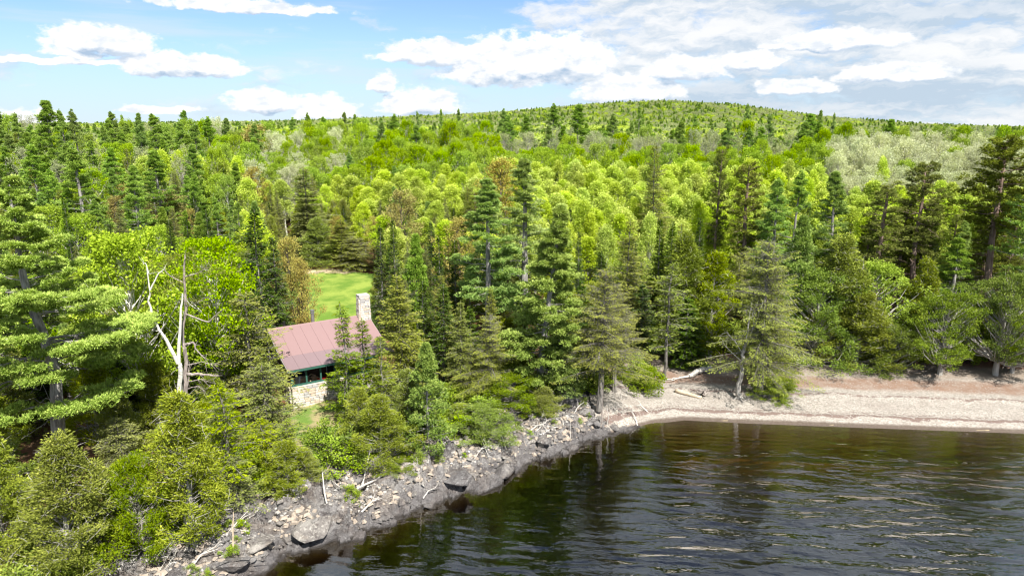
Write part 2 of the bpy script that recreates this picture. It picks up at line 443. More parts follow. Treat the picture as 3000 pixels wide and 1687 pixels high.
def beach_mat():
    m, nt, p = mat('gravel'); p.inputs['Roughness'].default_value = 0.9; p.inputs['Specular IOR Level'].default_value = 0.2
    g = nt.nodes.new('ShaderNodeNewGeometry'); P = g.outputs['Position']
    x, y, z = sep(nt, P)
    sd = attr(nt, 'shore_distance')
    w = noise(nt, P, 0.28, 4, 0.6) - 0.5
    w2 = noise(nt, P, 1.7, 5, 0.65) - 0.5
    s = sd + w * 1.6 + w2 * 0.5
    v = voro(nt, P, 9.0, 'F1', 'Color'); vs = sep(nt, v.s)[0]
    fine = noise(nt, P, 14.0, 3, 0.7)
    c = mixc(nt, vs, (.235, .21, .18), (.42, .385, .34))
    c = mixc(nt, (fine - 0.0).step(0.58, 0.72) * 0.55, c, (.16, .13, .12))
    c = mixc(nt, noise(nt, P, 0.5, 5, 0.6).step(0.42, 0.68) * 0.45, c, (.25, .215, .185))
    red = s.step(6.0, 6.9) * (1.0 - s.step(8.2, 9.6)) * (0.55 + noise(nt, P, 1.1, 6, 0.7).step(0.3, 0.6) * 0.45)
    c = mixc(nt, red * 0.9, c, mixc(nt, fine, (.16, .092, .062), (.27, .175, .125)))
    up = s.step(8.8, 10.0)
    c = mixc(nt, up * 0.75, c, mixc(nt, fine, (.15, .105, .075), (.30, .25, .20)))
    far = s.step(12.0, 13.2)
    c = mixc(nt, far * 0.95, c, mixc(nt, fine, (.13, .065, .045), (.24, .12, .08)))
    def wrack(c, at, wd, amt, thr):
        b = (1.0 - ((s - at).abs() * (1.0 / wd)).min(1.0)) * noise(nt, P, 2.2, 6, 0.75).step(thr, thr + 0.12)
        return mixc(nt, b.step(0.15, 0.5) * amt, c, (.15, .10, .085))
    c = wrack(c, 1.15, 0.35, 0.85, 0.36)
    c = wrack(c, 1.75, 0.28, 0.6, 0.46)
    c = wrack(c, 5.0, 0.3, 0.75, 0.42)
    c = wrack(c, 3.4, 0.3, 0.3, 0.5)
    wet = 1.0 - (sd + w2 * 0.25).step(0.05, 0.32)
    c = mixc(nt, wet * 0.85, c, (.085, .06, .045))
    nt.links.new(c.s, p.inputs['Base Color'])
    bumpn(nt, vs * 0.6 + fine * 0.6 + w2, 0.06, 0.9, p)
    return m
def bed_mat():
    m, nt, p = mat('lake_bed_sand'); p.inputs['Roughness'].default_value = 0.9
    g = nt.nodes.new('ShaderNodeNewGeometry'); P = g.outputs['Position']
    n = noise(nt, P, 0.5, 6, 0.6); v = voro(nt, P, 2.2, 'F1', 'Color'); vs = sep(nt, v.s)[0]
    c = mixc(nt, n, (.26, .20, .11), (.50, .40, .24)); c = mixc(nt, (vs - 0.0).step(0.6, 0.9) * 0.5, c, (.12, .10, .08))
    nt.links.new(c.s, p.inputs['Base Color']); return m
def rock_mat(name, dark=0.0, warm=0.5):
    m, nt, p = mat(name); p.inputs['Roughness'].default_value = 0.85; p.inputs['Specular IOR Level'].default_value = 0.25
    g = nt.nodes.new('ShaderNodeNewGeometry'); P = g.outputs['Position']
    x, y, z = sep(nt, P)
    n = noise(nt, P, 0.9, 6, 0.7); f = noise(nt, P, 5.0, 8, 0.75); q = noise(nt, P, 0.55, 3, 0.6, 0.6)
    c = mixc(nt, n.step(0.3, 0.7), (.15, .138, .135), (.36, .345, .33))
    c = mixc(nt, q.step(0.48, 0.62) * warm, c, (.27, .215, .17))
    c = mixc(nt, f.step(0.52, 0.64) * 0.75, c, (.56, .545, .51))
    c = mixc(nt, noise(nt, P, 2.3, 7, 0.8).step(0.52, 0.62) * 0.75, c, (.085, .07, .068))
    oi = nt.nodes.new('ShaderNodeObjectInfo'); r = X(nt, oi.outputs['Random'])
    c = mixc(nt, 1.0, c, mixc(nt, r, (.72, .72, .74), (1.22, 1.18, 1.1)), 'MULTIPLY')
    cr = voro(nt, P, 1.1, 'DISTANCE_TO_EDGE'); crack = 1.0 - (cr + (f - 0.5) * 0.05).step(0.0, 0.035)
    c = mixc(nt, (f + n * 0.4).step(0.50, 0.42) * 0.0, c, (.07, .06, .055))
    film = 1.0 - (z + (n - 0.5) * 1.4).step(0.35, 1.15)
    c = mixc(nt, film * 0.6, c, mixc(nt, f, (.055, .05, .052), (.16, .148, .15)))
    wet = 1.0 - (z + (n - 0.5) * 0.2).step(0.03, 0.18)
    c = mixc(nt, wet * 0.8, c, (.035, .03, .026))
    nt.links.new(c.s, p.inputs['Base Color'])
    bumpn(nt, f + n * 0.6, 0.26, 1.0, p)
    return m
def lawn_mat():
    m, nt, p = mat('mown_grass'); p.inputs['Roughness'].default_value = 0.9; p.inputs['Specular IOR Level'].default_value = 0.15
    g = nt.nodes.new('ShaderNodeNewGeometry'); P = g.outputs['Position']
    x, y, z = sep(nt, P)
    n = noise(nt, P, 0.45, 5, 0.6); f = noise(nt, P, 7.0, 6, 0.8)
    c = mixc(nt, n.step(0.36, 0.64), (.12, .21, .028), (.26, .33, .06))
    c = mixc(nt, f.step(0.35, 0.8) * 0.55, c, (.07, .125, .02))
    dry = (noise(nt, P, 0.35, 4, 0.6) + (y - 86.0) * 0.06 + (x * -1.0 - 22.0) * 0.025).step(0.97, 1.08)
    c = mixc(nt, dry, c, mixc(nt, f, (.36, .28, .17), (.55, .46, .33)))
    nt.links.new(c.s, p.inputs['Base Color']); bumpn(nt, f, 0.10, 0.7, p); return m
def slope_mat():
    m, nt, p = mat('rough_grass'); p.inputs['Roughness'].default_value = 0.95
    g = nt.nodes.new('ShaderNodeNewGeometry'); P = g.outputs['Position']
    n = noise(nt, P, 0.7, 5, 0.6); f = noise(nt, P, 6.0, 6, 0.8)
    c = mixc(nt, n.step(0.40, 0.60), (.12, .22, .025), (.34, .28, .14))
    c = mixc(nt, f.step(0.4, 0.75) * 0.6, c, (.10, .12, .03))
    nt.links.new(c.s, p.inputs['Base Color']); bumpn(nt, f, 0.10, 0.9, p); return m
def water_mat():
    m = bpy.data.materials.new('lake_water'); m.use_nodes = True; nt = m.node_tree
    for n in list(nt.nodes): nt.nodes.remove(n)
    o = nt.nodes.new('ShaderNodeOutputMaterial')
    g = nt.nodes.new('ShaderNodeNewGeometry'); P = g.outputs['Position']; x, y, z = sep(nt, P)
    # wind ripples: crests run across the view, broken up and in patches
    wp = noise(nt, comb(nt, x * 0.16, y * 0.30, 0.0), 1.0, 2, 0.5)
    yy = y * 1.0 + x * 0.10 + wp * 1.6
    n1 = noise(nt, comb(nt, x * 0.30 + 5.0, yy * 1.15, 0.0), 1.0, 1.0, 0.4, 0.0)
    n2 = noise(nt, comb(nt, x * 1.3, yy * 3.6, 3.0), 1.0, 2.0, 0.55, 0.0)
    n3 = noise(nt, comb(nt, x * 3.6, yy * 9.0, 6.0), 1.0, 2.0, 0.5, 0.0)
    sd = attr(nt, 'shore_distance')
    calm = (sd * -1.0).step(0.5, 16.0) * 0.85 + 0.15
    patch = noise(nt, comb(nt, x * 0.09, y * 0.07, 1.0), 1.0, 2, 0.5).step(0.3, 0.62) * 0.55 + 0.45
    h = (n1 * 1.0 + n2 * 0.20 + n3 * 0.03) * calm * patch
    b = nt.nodes.new('ShaderNodeBump'); b.inputs['Strength'].default_value = 1.0; b.inputs['Distance'].default_value = 0.36
    nt.links.new(h.s, b.inputs['Height'])
    fr = nt.nodes.new('ShaderNodeFresnel'); fr.inputs[0].default_value = 1.42; nt.links.new(b.outputs[0], fr.inputs['Normal'])
    gl = nt.nodes.new('ShaderNodeBsdfGlossy'); gl.inputs['Roughness'].default_value = 0.03; nt.links.new(b.outputs[0], gl.inputs['Normal'])
    tr = nt.nodes.new('ShaderNodeBsdfTransparent'); tr.inputs[0].default_value = (0.97, 0.93, 0.86, 1)
    mx = nt.nodes.new('ShaderNodeMixShader')
    nt.links.new(X(nt, fr.outputs[0])._m('MULTIPLY', 4.0).min(1.0).s, mx.inputs[0])
    nt.links.new(tr.outputs[0], mx.inputs[1]); nt.links.new(gl.outputs[0], mx.inputs[2]); nt.links.new(mx.outputs[0], o.inputs['Surface'])
    va = nt.nodes.new('ShaderNodeVolumeAbsorption'); va.inputs[0].default_value = (0.58, 0.46, 0.02, 1); va.inputs[1].default_value = 2.3
    nt.links.new(va.outputs[0], o.inputs['Volume'])
    return m
M['ground'] = ground_mat(); M['beach'] = beach_mat(); M['bed'] = bed_mat(); M['rock'] = rock_mat('shore_rock'); M['lawn'] = lawn_mat(); M['slope'] = slope_mat()
M['water'] = water_mat()
M['boulder'] = rock_mat('boulder_rock', warm=0.35)

# ------------------------------------------------------------------ ground sheets
def axis(fine0, fine1, step, lo, hi, g=1.12):
    a = list(np.arange(fine0, fine1 + step / 2, step)); s = step; v = fine1
    while v < hi: s *= g; v += s; a.append(v)
    s = step; v = fine0; b = []
    while v > lo: s *= g; v -= s; b.append(v)
    return np.array(b[::-1] + a)
def grid_mesh(name, xs, ys, zf, m, keep=None, smooth=True, attrs=None):
    Xg, Yg = np.meshgrid(xs, ys); Z = zf(Xg, Yg)
    nx, ny = len(xs), len(ys)
    V = np.stack([Xg, Yg, Z], -1).reshape(-1, 3)
    i = np.arange(ny - 1)[:, None] * nx + np.arange(nx - 1)[None]
    F = np.stack([i, i + 1, i + nx + 1, i + nx], -1).reshape(-1, 4)
    at = {k: f(Xg, Yg).ravel() for k, f in (attrs or {}).items()}
    if keep is not None:
        kv = keep(Xg, Yg).ravel(); F = F[kv[F].all(1)]
        used = np.unique(F); idx = np.full(len(V), -1); idx[used] = np.arange(len(used)); V = V[used]; F = idx[F]
        at = {k: a[used] for k, a in at.items()}
    return mesh_np(name, V, F, m, at or None, smooth)
def in_poly(x, y, poly):
    r = np.zeros(np.shape(x), bool); n = len(poly)
    for i in range(n):
        x0, y0 = poly[i]; x1, y1 = poly[(i + 1) % n]
        c = ((y0 > y) != (y1 > y)) & (x < (x1 - x0) * (y - y0) / (y1 - y0 + 1e-12) + x0)
        r ^= c
    return r
LAWN = [(-25.5, 60), (-13, 66), (-15, 75), (-17.5, 86), (-18.5, 93), (-24, 95.5), (-32, 94), (-30.5, 82), (-27.5, 70)]
LAWN_FREE = [(-23.5, 60), (-14, 66), (-16.4, 75), (-19.0, 86), (-19.6, 92.5), (-24, 94.5), (-29.5, 92.5), (-27.4, 82), (-24.6, 72)]
def shore_strip(x, y): return (1 - sstep(8.0, 12.0, x)) * sstep(-2.2, -1.2, signed_d(x, y)) * (1 - sstep(6.0, 8.5, signed_d(x, y))) * sstep(20, 24, y)
xs = axis(-45, 60, 0.5, -3800, 3800, 1.14); ys = axis(22, 100, 0.5, -160, 4600, 1.10)
sheet_beach = lambda x, y: sstep(8.2, 9.0, x) * (1 - sstep(14.4, 15.0, signed_d(x, y)))
me = grid_mesh('ground', xs, ys, lambda x, y: terrain(x, y) - 1.6 * shore_strip(x, y) - 0.12 * sheet_beach(x, y) * sstep(-9, -8, signed_d(x, y)), M['ground'],
               keep=lambda x, y: signed_d(x, y) > -4.0)
obj('ground', me, kind='structure', label='brown forest floor of needles and leaf litter under the trees')
me = grid_mesh('lake_bed', axis(-60, 90, 1.0, -60, 160, 1.2), axis(10, 60, 1.0, -90, 60, 1.2), lambda x, y: terrain(x, y, False) - 0.08 - 1.2 * (1 - sstep(7.5, 11.5, x)) * sstep(-3, -1, signed_d(x, y)), M['bed'],
               keep=lambda x, y: signed_d(x, y) < 0.9)
obj('lake_bed', me, kind='structure', label='amber stony lake bed seen through the shallows')
def beach_z(x, y):
    sd = signed_d(x, y)
    z = terrain(x, y, False) + 0.03 + (fbm(x / 2.2, y / 1.1, 4, 5) - 0.5) * 0.16 * sstep(0.2, 1.5, sd)
    z = z + 0.10 * np.exp(-((sd - 1.1) / 0.35) ** 2) + 0.10 * np.exp(-((sd - 5.1) / 0.5) ** 2)
    return z - 0.35 * sstep(14.6, 15.6, sd) - 0.3 * (1 - sstep(7.4, 8.4, x))
me = grid_mesh('beach', axis(7.0, 62, 0.22, 7.0, 120, 1.1), np.arange(40, 75, 0.22), beach_z, M['beach'],
               keep=lambda x, y: (signed_d(x, y) > -6) & (signed_d(x, y) < 15.8), attrs={'shore_distance': signed_d})
obj('beach', me, kind='structure', label='pale gravel beach with dark wrack lines and a rusty band of needles')
me = grid_mesh('lawn', np.arange(-33, -12, 0.5), np.arange(59, 97, 0.5), lambda x, y: terrain(x, y) + 0.05, M['lawn'],
               keep=lambda x, y: in_poly(x, y, LAWN))
obj('lawn', me, kind='structure', label='mown bright green lawn in the clearing behind the cabin')
SLOPE = [(-24, 44.5), (-14, 42.5), (-9.5, 48), (-6, 54.5), (-8, 60), (-13, 58), (-19, 52.5), (-25, 51)]
me = grid_mesh('grass_slope', np.arange(-26, -5, 0.4), np.arange(40, 62, 0.4), lambda x, y: terrain(x, y) + 0.03, M['slope'],
               keep=lambda x, y: in_poly(x, y, SLOPE) & (signed_d(x, y) > 6.5))
obj('grass_slope', me, kind='structure', label='rough grass and dry stalks on the bank below the cabin')
# rocky shore
def rocky_z(x, y):
    sd = signed_d(x, y)
    u = x * 0.80 + y * 0.60; v = -x * 0.60 + y * 0.80          # along and across the shore
    big, e1 = facets(u * 0.62, v, 2.0, 1.5, 1.1, 1); mid, e2 = facets(u * 0.8, v, 0.62, 0.42, 1.1, 2); sm, e3 = facets(u, v, 0.30, 0.20, 1.0, 3)
    amp = sstep(-2.4, -0.9, sd) * (1 - sstep(4.5, 8.0, sd)) * (1 - sstep(4.0, 10.0, x) * 0.75)
    blk = fbm(u / 5.0, v / 5.0, 3, 4)
    z = big * (0.4 + 0.9 * sstep(0.4, 0.6, blk)) + mid * 0.9 + sm * 0.8 + (fbm(x * 2.0, y * 2.0, 4, 8) - 0.5) * 0.16
    z -= 0.10 * (1 - sstep(0.0, 0.10, e1)) * (fbm(x, y, 2, 3) > .5)
    z = z + (fbm(x * 4.5, y * 4.5, 3, 18) - .5) * .22
    base = 1.30 * sstep(-0.6, 1.8, sd) + 0.5 * sstep(1.5, 6.5, sd) - 2.2 * (1 - sstep(-2.2, -0.2, sd)) - 0.05
    base = base * (1 - sstep(3, 9, x) * 0.6)
    t = terrain(x, y, False)
    base = base * (1 - sstep(4.5, 8.5, sd)) + t * sstep(4.5, 8.5, sd)
    wob = 0.35 * (fbm(x / 2.0, y / 2.0, 3, 12) - 0.5) * amp
    return base + z * amp + wob - 0.28 * sstep(7.2, 8.8, sd) - 0.4 * sstep(9.5, 12.0, x)
me = grid_mesh('rocky_shore', np.arange(-30, 12.5, 0.125), np.arange(20, 62, 0.125), rocky_z, M['rock'],
               keep=lambda x, y: (signed_d(x, y) > -2.8) & (signed_d(x, y) < 8.8), smooth=False)
obj('rocky_shore', me, kind='structure', label='cracked grey bedrock ledges along the waterline')
# water
xw = axis(-40, 60, 2.0, -400, 400, 1.3); yw = axis(8, 58, 2.0, -400, 58, 1.3); yw = np.append(yw, [60, 62, 66])
me = grid_mesh('lake_water', xw, yw, lambda x, y: x * 0.0, M['water'], attrs={'shore_distance': signed_d})
# close it downwards so that the brown water fills a real volume
me2 = MB(); me2.box((xw[0], yw[0], -9.0), (xw[-1], yw[-1], 0.0))
bmv = np.vstack(me2.V); bmf = np.vstack(me2.F)[[0, 2, 3, 4, 5]]
tv = np.empty(len(me.vertices) * 3, np.float32); me.vertices.foreach_get('co', tv); tv = tv.reshape(-1, 3)
tf = np.empty(len(me.polygons) * 4, np.int32); me.loops.foreach_get('vertex_index', tf); tf = tf.reshape(-1, 4)
Vw = np.vstack([tv, bmv]); Fw = np.vstack([tf, bmf + len(tv)])
sdw = signed_d(Vw[:, 0], Vw[:, 1])
obj('lake_water', mesh_np('lake_water', Vw, Fw, M['water'], {'shore_distance': sdw}, False), kind='structure', label='dark brown rippled lake water mirroring sky and trees')

# ------------------------------------------------------------------ tree builders
def unit(v): return v / (np.linalg.norm(v, axis=-1, keepdims=True) + 1e-9)
class Leaves:
    def __init__(s, rng): s.P, s.D, s.N, s.L, s.W, s.T = [], [], [], [], [], []; s.r = rng
    def add(s, P, D, N, L, W, T):
        n = len(P)
        s.P.append(P); s.D.append(D); s.N.append(N); s.L.append(np.broadcast_to(L, (n,))); s.W.append(np.broadcast_to(W, (n,))); s.T.append(np.broadcast_to(T, (n,)))
    def mesh(s, name, mat):
        P, D, N = np.vstack(s.P), unit(np.vstack(s.D)), np.vstack(s.N)
        L, W, T = np.concatenate(s.L)[:, None], np.concatenate(s.W)[:, None], np.concatenate(s.T)
        Sd = unit(np.cross(D, N)); Nn = np.cross(Sd, D)
        a = P; b = P + D * L * .45 + Sd * W * .5 + Nn * W * .12; c = P + D * L; d = P + D * L * .45 - Sd * W * .5 + Nn * W * .12
        V = np.stack([a, b, c, d], 1).reshape(-1, 3)
        F = np.arange(len(V)).reshape(-1, 4)
        return mesh_np(name, V, F, mat, np.clip(np.repeat(T, 4), 0, 1))
def rdir(r, n): return unit(r.normal(size=(n, 3)))
def twigs(mb, r, P, D, L, W):
    """thin bare twigs as slender three-sided blades"""
    n = len(P); D = unit(D); Sd = unit(np.cross(D, rdir(r, n))); U = np.cross(Sd, D)
    L = np.broadcast_to(L, (n,))[:, None]; W = np.broadcast_to(W, (n,))[:, None]
    mid = P + D * L * .5 + U * L * (r.random((n, 1)) - .5) * .35; end = P + D * L + rdir(r, n) * L * .12
    V = np.stack([P - Sd * W, P + Sd * W, mid + Sd * W * .7, mid - Sd * W * .7, end + Sd * W * .25, end - Sd * W * .25], 1).reshape(-1, 3)
    i = np.arange(n)[:, None] * 6
    F = np.stack([i + [0, 1, 2, 3], i + [3, 2, 4, 5]], 1).reshape(-1, 4)
    mb.add(V, F)
def curve_pts(p0, p1, sag, n=6, r=None, wob=0.0):
    t = np.linspace(0, 1, n)[:, None]
    p = p0 + (p1 - p0) * t + np.array([0, 0, 1.0]) * (t * (1 - t) * 4) * sag
    if r is not None and wob: p[1:-1] += r.normal(size=(n - 2, 3)) * wob
    return p

def white_pine(seed, H=20, R=4.6, bare=.28, dens=1.0, lean=(0, 0), trunk_r=.34, mat='pine', flat=.32, sway=.25, kink=None, size=1.0, gap=.0, wind=None, lp=1.4):
    r = np.random.default_rng(seed); tb, lf = MB(), Leaves(r)
    tt = np.linspace(0, 1, 14); sw = np.cumsum(r.normal(size=(14, 2)) * sway * .3, 0) * tt[:, None]
    lx, ly = lean
    tr = np.stack([lx * tt ** lp + sw[:, 0], ly * tt ** lp + sw[:, 1], tt * H], 1)
    if kink is not None: tr[:, :2] += np.array(kink(tt))
    trr = trunk_r * (1 - tt) ** .75 + .025; trr[0] *= 1.25
    tb.tube(tr, trr, 9)
    at = lambda z: np.array([np.interp(z, tr[:, 2], tr[:, 0]), np.interp(z, tr[:, 2], tr[:, 1]), z])
    z = H * bare
    while z < H * .985:
        t = (z - H * bare) / (H * (1 - bare))
        nb = r.integers(2, 5) + (1 if t > .6 else 0)
        for b in range(nb):
            if r.random() < gap: continue
            az = r.random() * 6.283
            prof = min(1.0, .62 + t * 1.6) * (1 - t) ** .95 + .02
            l = R * prof * r.uniform(.55, 1.12)
            if wind is not None: l *= 1 + .45 * math.cos(az - wind)
            rise = r.uniform(-.02, .16) + t * t * .55
            dh = np.array([math.cos(az), math.sin(az), 0]); sdv = np.array([-dh[1], dh[0], 0])
            p0 = at(z + r.normal() * .12); p1 = p0 + dh * l + np.array([0, 0, l * rise])
            pts = curve_pts(p0, p1, -l * .05, 6, r, l * .02)
            rb = max(.018, trunk_r * .20 * (l / R) + .01)
            tb.tube(pts, np.linspace(rb, rb * .3, 6), 5, False)
            nc = max(2, int(l * 1.9 * dens ** .5)) + (1 if t > .6 else 0)
            for c in range(nc):
                s = r.uniform(.34, 1.03) if c else 1.0
                u = r.uniform(-1, 1) * .44 * l * (1.08 - s) ** .5 * 1.2
                q = p0 + (p1 - p0) * s + sdv * u + np.array([0, 0, .05 * l * (4 * s * (1 - s)) * -1 + r.normal() * .06])
                if abs(u) > .25: tb.tube(np.array([p0 + (p1 - p0) * max(0, s - abs(u) / l * .8), q]), [rb * .4, .008], 3, False)
                nt_ = int(r.uniform(14, 24) * dens); rad = r.uniform(.34, .62) * (1 + .2 * (l / R)) * (1.08 - .62 * t)
                o = r.normal(size=(nt_, 3)) * .55; o = o / np.maximum(1, np.linalg.norm(o, axis=1))[:, None]
                o[:, 2] *= flat; o[:, 2] += .12 * (1 - (o[:, 0] ** 2 + o[:, 1] ** 2))
                P = q + o * rad
                k = 7
                Pk = np.repeat(P, k, 0)
                out = unit(np.array([dh[0], dh[1], 0]) * .7 + o * .9); outk = np.repeat(out, k, 0)
                D = outk * .75 + np.array([0, 0, .55]) + r.normal(size=(len(Pk), 3)) * .55
                T = np.repeat(.42 + .22 * t + o[:, 2] * .9 / max(flat, .2) * .35 + r.normal(size=nt_) * .14 + .10 * (s > .8), k) + r.normal(size=len(Pk)) * .08  # tint brightened towards the crown top to offset its own shade
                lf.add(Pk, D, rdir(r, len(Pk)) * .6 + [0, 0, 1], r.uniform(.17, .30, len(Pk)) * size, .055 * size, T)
        z += r.uniform(.32, .62) * (H / 20) ** .5 * (1.15 - .62 * t)
    for i in range(14):
        t = .84 + .16 * (i + r.random()) / 14; rad = .05 + 2.6 * (1 - t) * R / 4.4 * .45
        q = at(H * t) + [*(r.normal(size=2) * rad * .5), 0]; n_ = int(7 * dens) + 3; k = 7
        P = np.repeat(q + r.normal(size=(n_, 3)) * rad * .3 * [1, 1, .6], k, 0); ox = unit((P - at(H * t)) * [1, 1, 0] + 1e-6)
        lf.add(P, ox * .5 + [0, 0, .6] + r.normal(size=(len(P), 3)) * .4, rdir(r, len(P)), r.uniform(.16, .26, len(P)) * size, .055 * size, .5 + r.normal(size=len(P)) * .14)
    # dead lower stubs
    nd = int(14 * (bare > .15))
    if nd:
        zz = r.uniform(H * bare * .45, H * bare * 1.25, nd)
        for z0 in zz:
            az = r.random() * 6.283; l = r.uniform(.5, 2.4) * R / 4.6
            p0 = at(z0); p1 = p0 + [math.cos(az) * l, math.sin(az) * l, r.uniform(-.25, .1) * l]
            pts = curve_pts(p0, p1, .06 * l, 5, r, .06 * l); tb.tube(pts, np.linspace(.03, .006, 5), 4, False)
            m = r.integers(2, 6); s = r.random((m, 1)); twigs(tb, r, p0 + (p1 - p0) * s, unit(p1 - p0) + r.normal(size=(m, 3)) * .6, r.uniform(.2, .6, m), .010)
    return tb.mesh('pine_trunk', M['b_pine']), lf.mesh('pine_crown', M[mat]), H, R

def red_pine(seed, H=20, R=3.4, start=.5, dens=1.0):
    r = np.random.default_rng(seed); tb, lf = MB(), Leaves(r)
    tt = np.linspace(0, 1, 10); sw = np.cumsum(r.normal(size=(10, 2)) * .09, 0)
    tr = np.stack([sw[:, 0], sw[:, 1], tt * H], 1)
    tb.tube(tr, .27 * (1 - tt) ** .55 + .03, 8)
    at = lambda z: np.array([np.interp(z, tr[:, 2], tr[:, 0]), np.interp(z, tr[:, 2], tr[:, 1]), z])
    nb = 56
    for b in range(nb):
        t = ((b + r.random()) / nb); z = H * (start + (1 - start) * t * .98)
        az = b * 2.4 + r.normal() * .4; l = R * (math.sin(min(1, t * 1.5 + .25) * 1.57) * (1 - t * .78)) * r.uniform(.6, 1.1) + .25
        dh = np.array([math.cos(az), math.sin(az), 0])
        p0 = at(z); p1 = p0 + dh * l + [0, 0, l * (-.12 + .75 * t + r.normal() * .12)]
        pts = curve_pts(p0, p1, -l * .10, 6, r, l * .03); tb.tube(pts, np.linspace(.05, .012, 6), 4, False)
        for c in range(int(3 + l * 2.3)):
            s = r.uniform(.35, 1.05); q = p0 + (p1 - p0) * s + r.normal(size=3) * [.30, .30, .14] * l * .5
            tb.tube(np.array([p0 + (p1 - p0) * max(0, s - .2), q]), [.014, .006], 3, False)
            nt_ = int(9 * dens); o = rdir(r, nt_) * r.uniform(.1, .42, (nt_, 1)) * [1, 1, .65]; k = 8
            Pk = np.repeat(q + o, k, 0); D = r.normal(size=(len(Pk), 3)) * .7 + [0, 0, .45] + dh * .4
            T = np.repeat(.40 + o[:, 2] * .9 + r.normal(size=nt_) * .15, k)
            lf.add(Pk, D, rdir(r, len(Pk)), r.uniform(.14, .24, len(Pk)), .05, T)
    for i in range(26):
        z0 = r.uniform(H * .22, H * (start + .12)); az = r.random() * 6.283; l = r.uniform(.4, 2.6)
        p0 = at(z0); p1 = p0 + [math.cos(az) * l, math.sin(az) * l, r.uniform(-.2, .35) * l]
        pts = curve_pts(p0, p1, r.normal() * .12 * l, 6, r, .05 * l); tb.tube(pts, np.linspace(.035, .007, 6), 4, False)
        m = r.integers(2, 7); s = r.uniform(.2, 1, (m, 1)); twigs(tb, r, p0 + (p1 - p0) * s, unit(p1 - p0) * .6 + r.normal(size=(m, 3)) * .6, r.uniform(.2, .8, m), .012)
    return tb.mesh('red_pine_trunk', M['b_red']), lf.mesh('red_pine_crown', M['redpine']), H, R

def conifer(seed, H=14, R=2.2, bare=.05, dens=1.0, droop=.12, mat='fir', bk='b_fir', step=.30, trunk_r=.15, power=.85, twig=0, irregular=.18, el=.26, ew=.10, perb=26, sparse=0.0, hang=0.0, top=1.0):
    r = np.random.default_rng(seed); tb, lf = MB(), Leaves(r)
    tt = np.linspace(0, 1, 9); sw = np.cumsum(r.normal(size=(9, 2)) * .03 * irregular * 5, 0)
    tr = np.stack([sw[:, 0], sw[:, 1], tt * H], 1); tb.tube(tr, trunk_r * (1 - tt) ** .8 + .012, 7)
    at = lambda z: np.array([np.interp(z, tr[:, 2], tr[:, 0]), np.interp(z, tr[:, 2], tr[:, 1]), z])
    z = H * bare
    while z < H * .99:
        t = z / H; nb = r.integers(5, 8)
        sect = r.uniform(1 - irregular, 1 + irregular)
        for b in range(nb):
            if r.random() < sparse: continue
            az = r.random() * 6.283
            l = (R * (1 - t) ** power * min(1, .55 + t * 4) + .12) * r.uniform(1 - irregular * 1.3, 1 + irregular) * sect
            dh = np.array([math.cos(az), math.sin(az), 0]); sdv = np.array([-dh[1], dh[0], 0])
            p0 = at(min(H, z + r.normal() * .08)); rise = (.55 * t ** 2 * top - droop * (1 - t) + r.normal() * .05)
            p1 = p0 + dh * l + [0, 0, l * rise]
            if l > .5: tb.tube(curve_pts(p0, p1, l * .05, 4), np.linspace(.012 + l * .009, .005, 4), 3, False)
            n = int(perb * dens * (l / 1.4) ** 1.35) + 6
            s = r.random(n) ** .75; u = r.uniform(-1, 1, n); w = (.38 * l * (1.05 - s) + .07)
            P = p0 + (p1 - p0) * s[:, None] + sdv * (u * w)[:, None] + np.array([0, 0, 1.]) * (l * .05 * 4 * s * (1 - s) - np.abs(u) * w * (.18 + hang) + r.normal(size=n) * .035)[:, None]
            D = dh * .8 + sdv * (np.sign(u) * .75)[:, None] + r.normal(size=(n, 3)) * .28 + [0, 0, .05 - hang]
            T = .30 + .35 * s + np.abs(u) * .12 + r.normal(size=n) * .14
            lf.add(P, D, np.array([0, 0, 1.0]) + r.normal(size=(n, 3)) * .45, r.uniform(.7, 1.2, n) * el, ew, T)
            if twig:
                m = int(twig * l); s2 = r.uniform(0, .75, m); 
                if m: twigs(tb, r, p0 + (p1 - p0) * s2[:, None], dh * .5 + r.normal(size=(m, 3)) * .6 - [0, 0, .25], r.uniform(.2, .75, m), .011)
        z += step * r.uniform(.75, 1.25) * (1 - .4 * t)
    # spire
    n = 26; zz = r.uniform(H * .94, H * 1.01, n); lf.add(np.stack([np.full(n, tr[-1, 0]), np.full(n, tr[-1, 1]), zz], 1), r.normal(size=(n, 3)) * .5 + [0, 0, .8], rdir(r, n), el * .8, ew * .8, .5 + r.normal(size=n) * .1)
    return tb.mesh('conifer_trunk', M[bk]), lf.mesh('conifer_crown', M[mat]), H, R

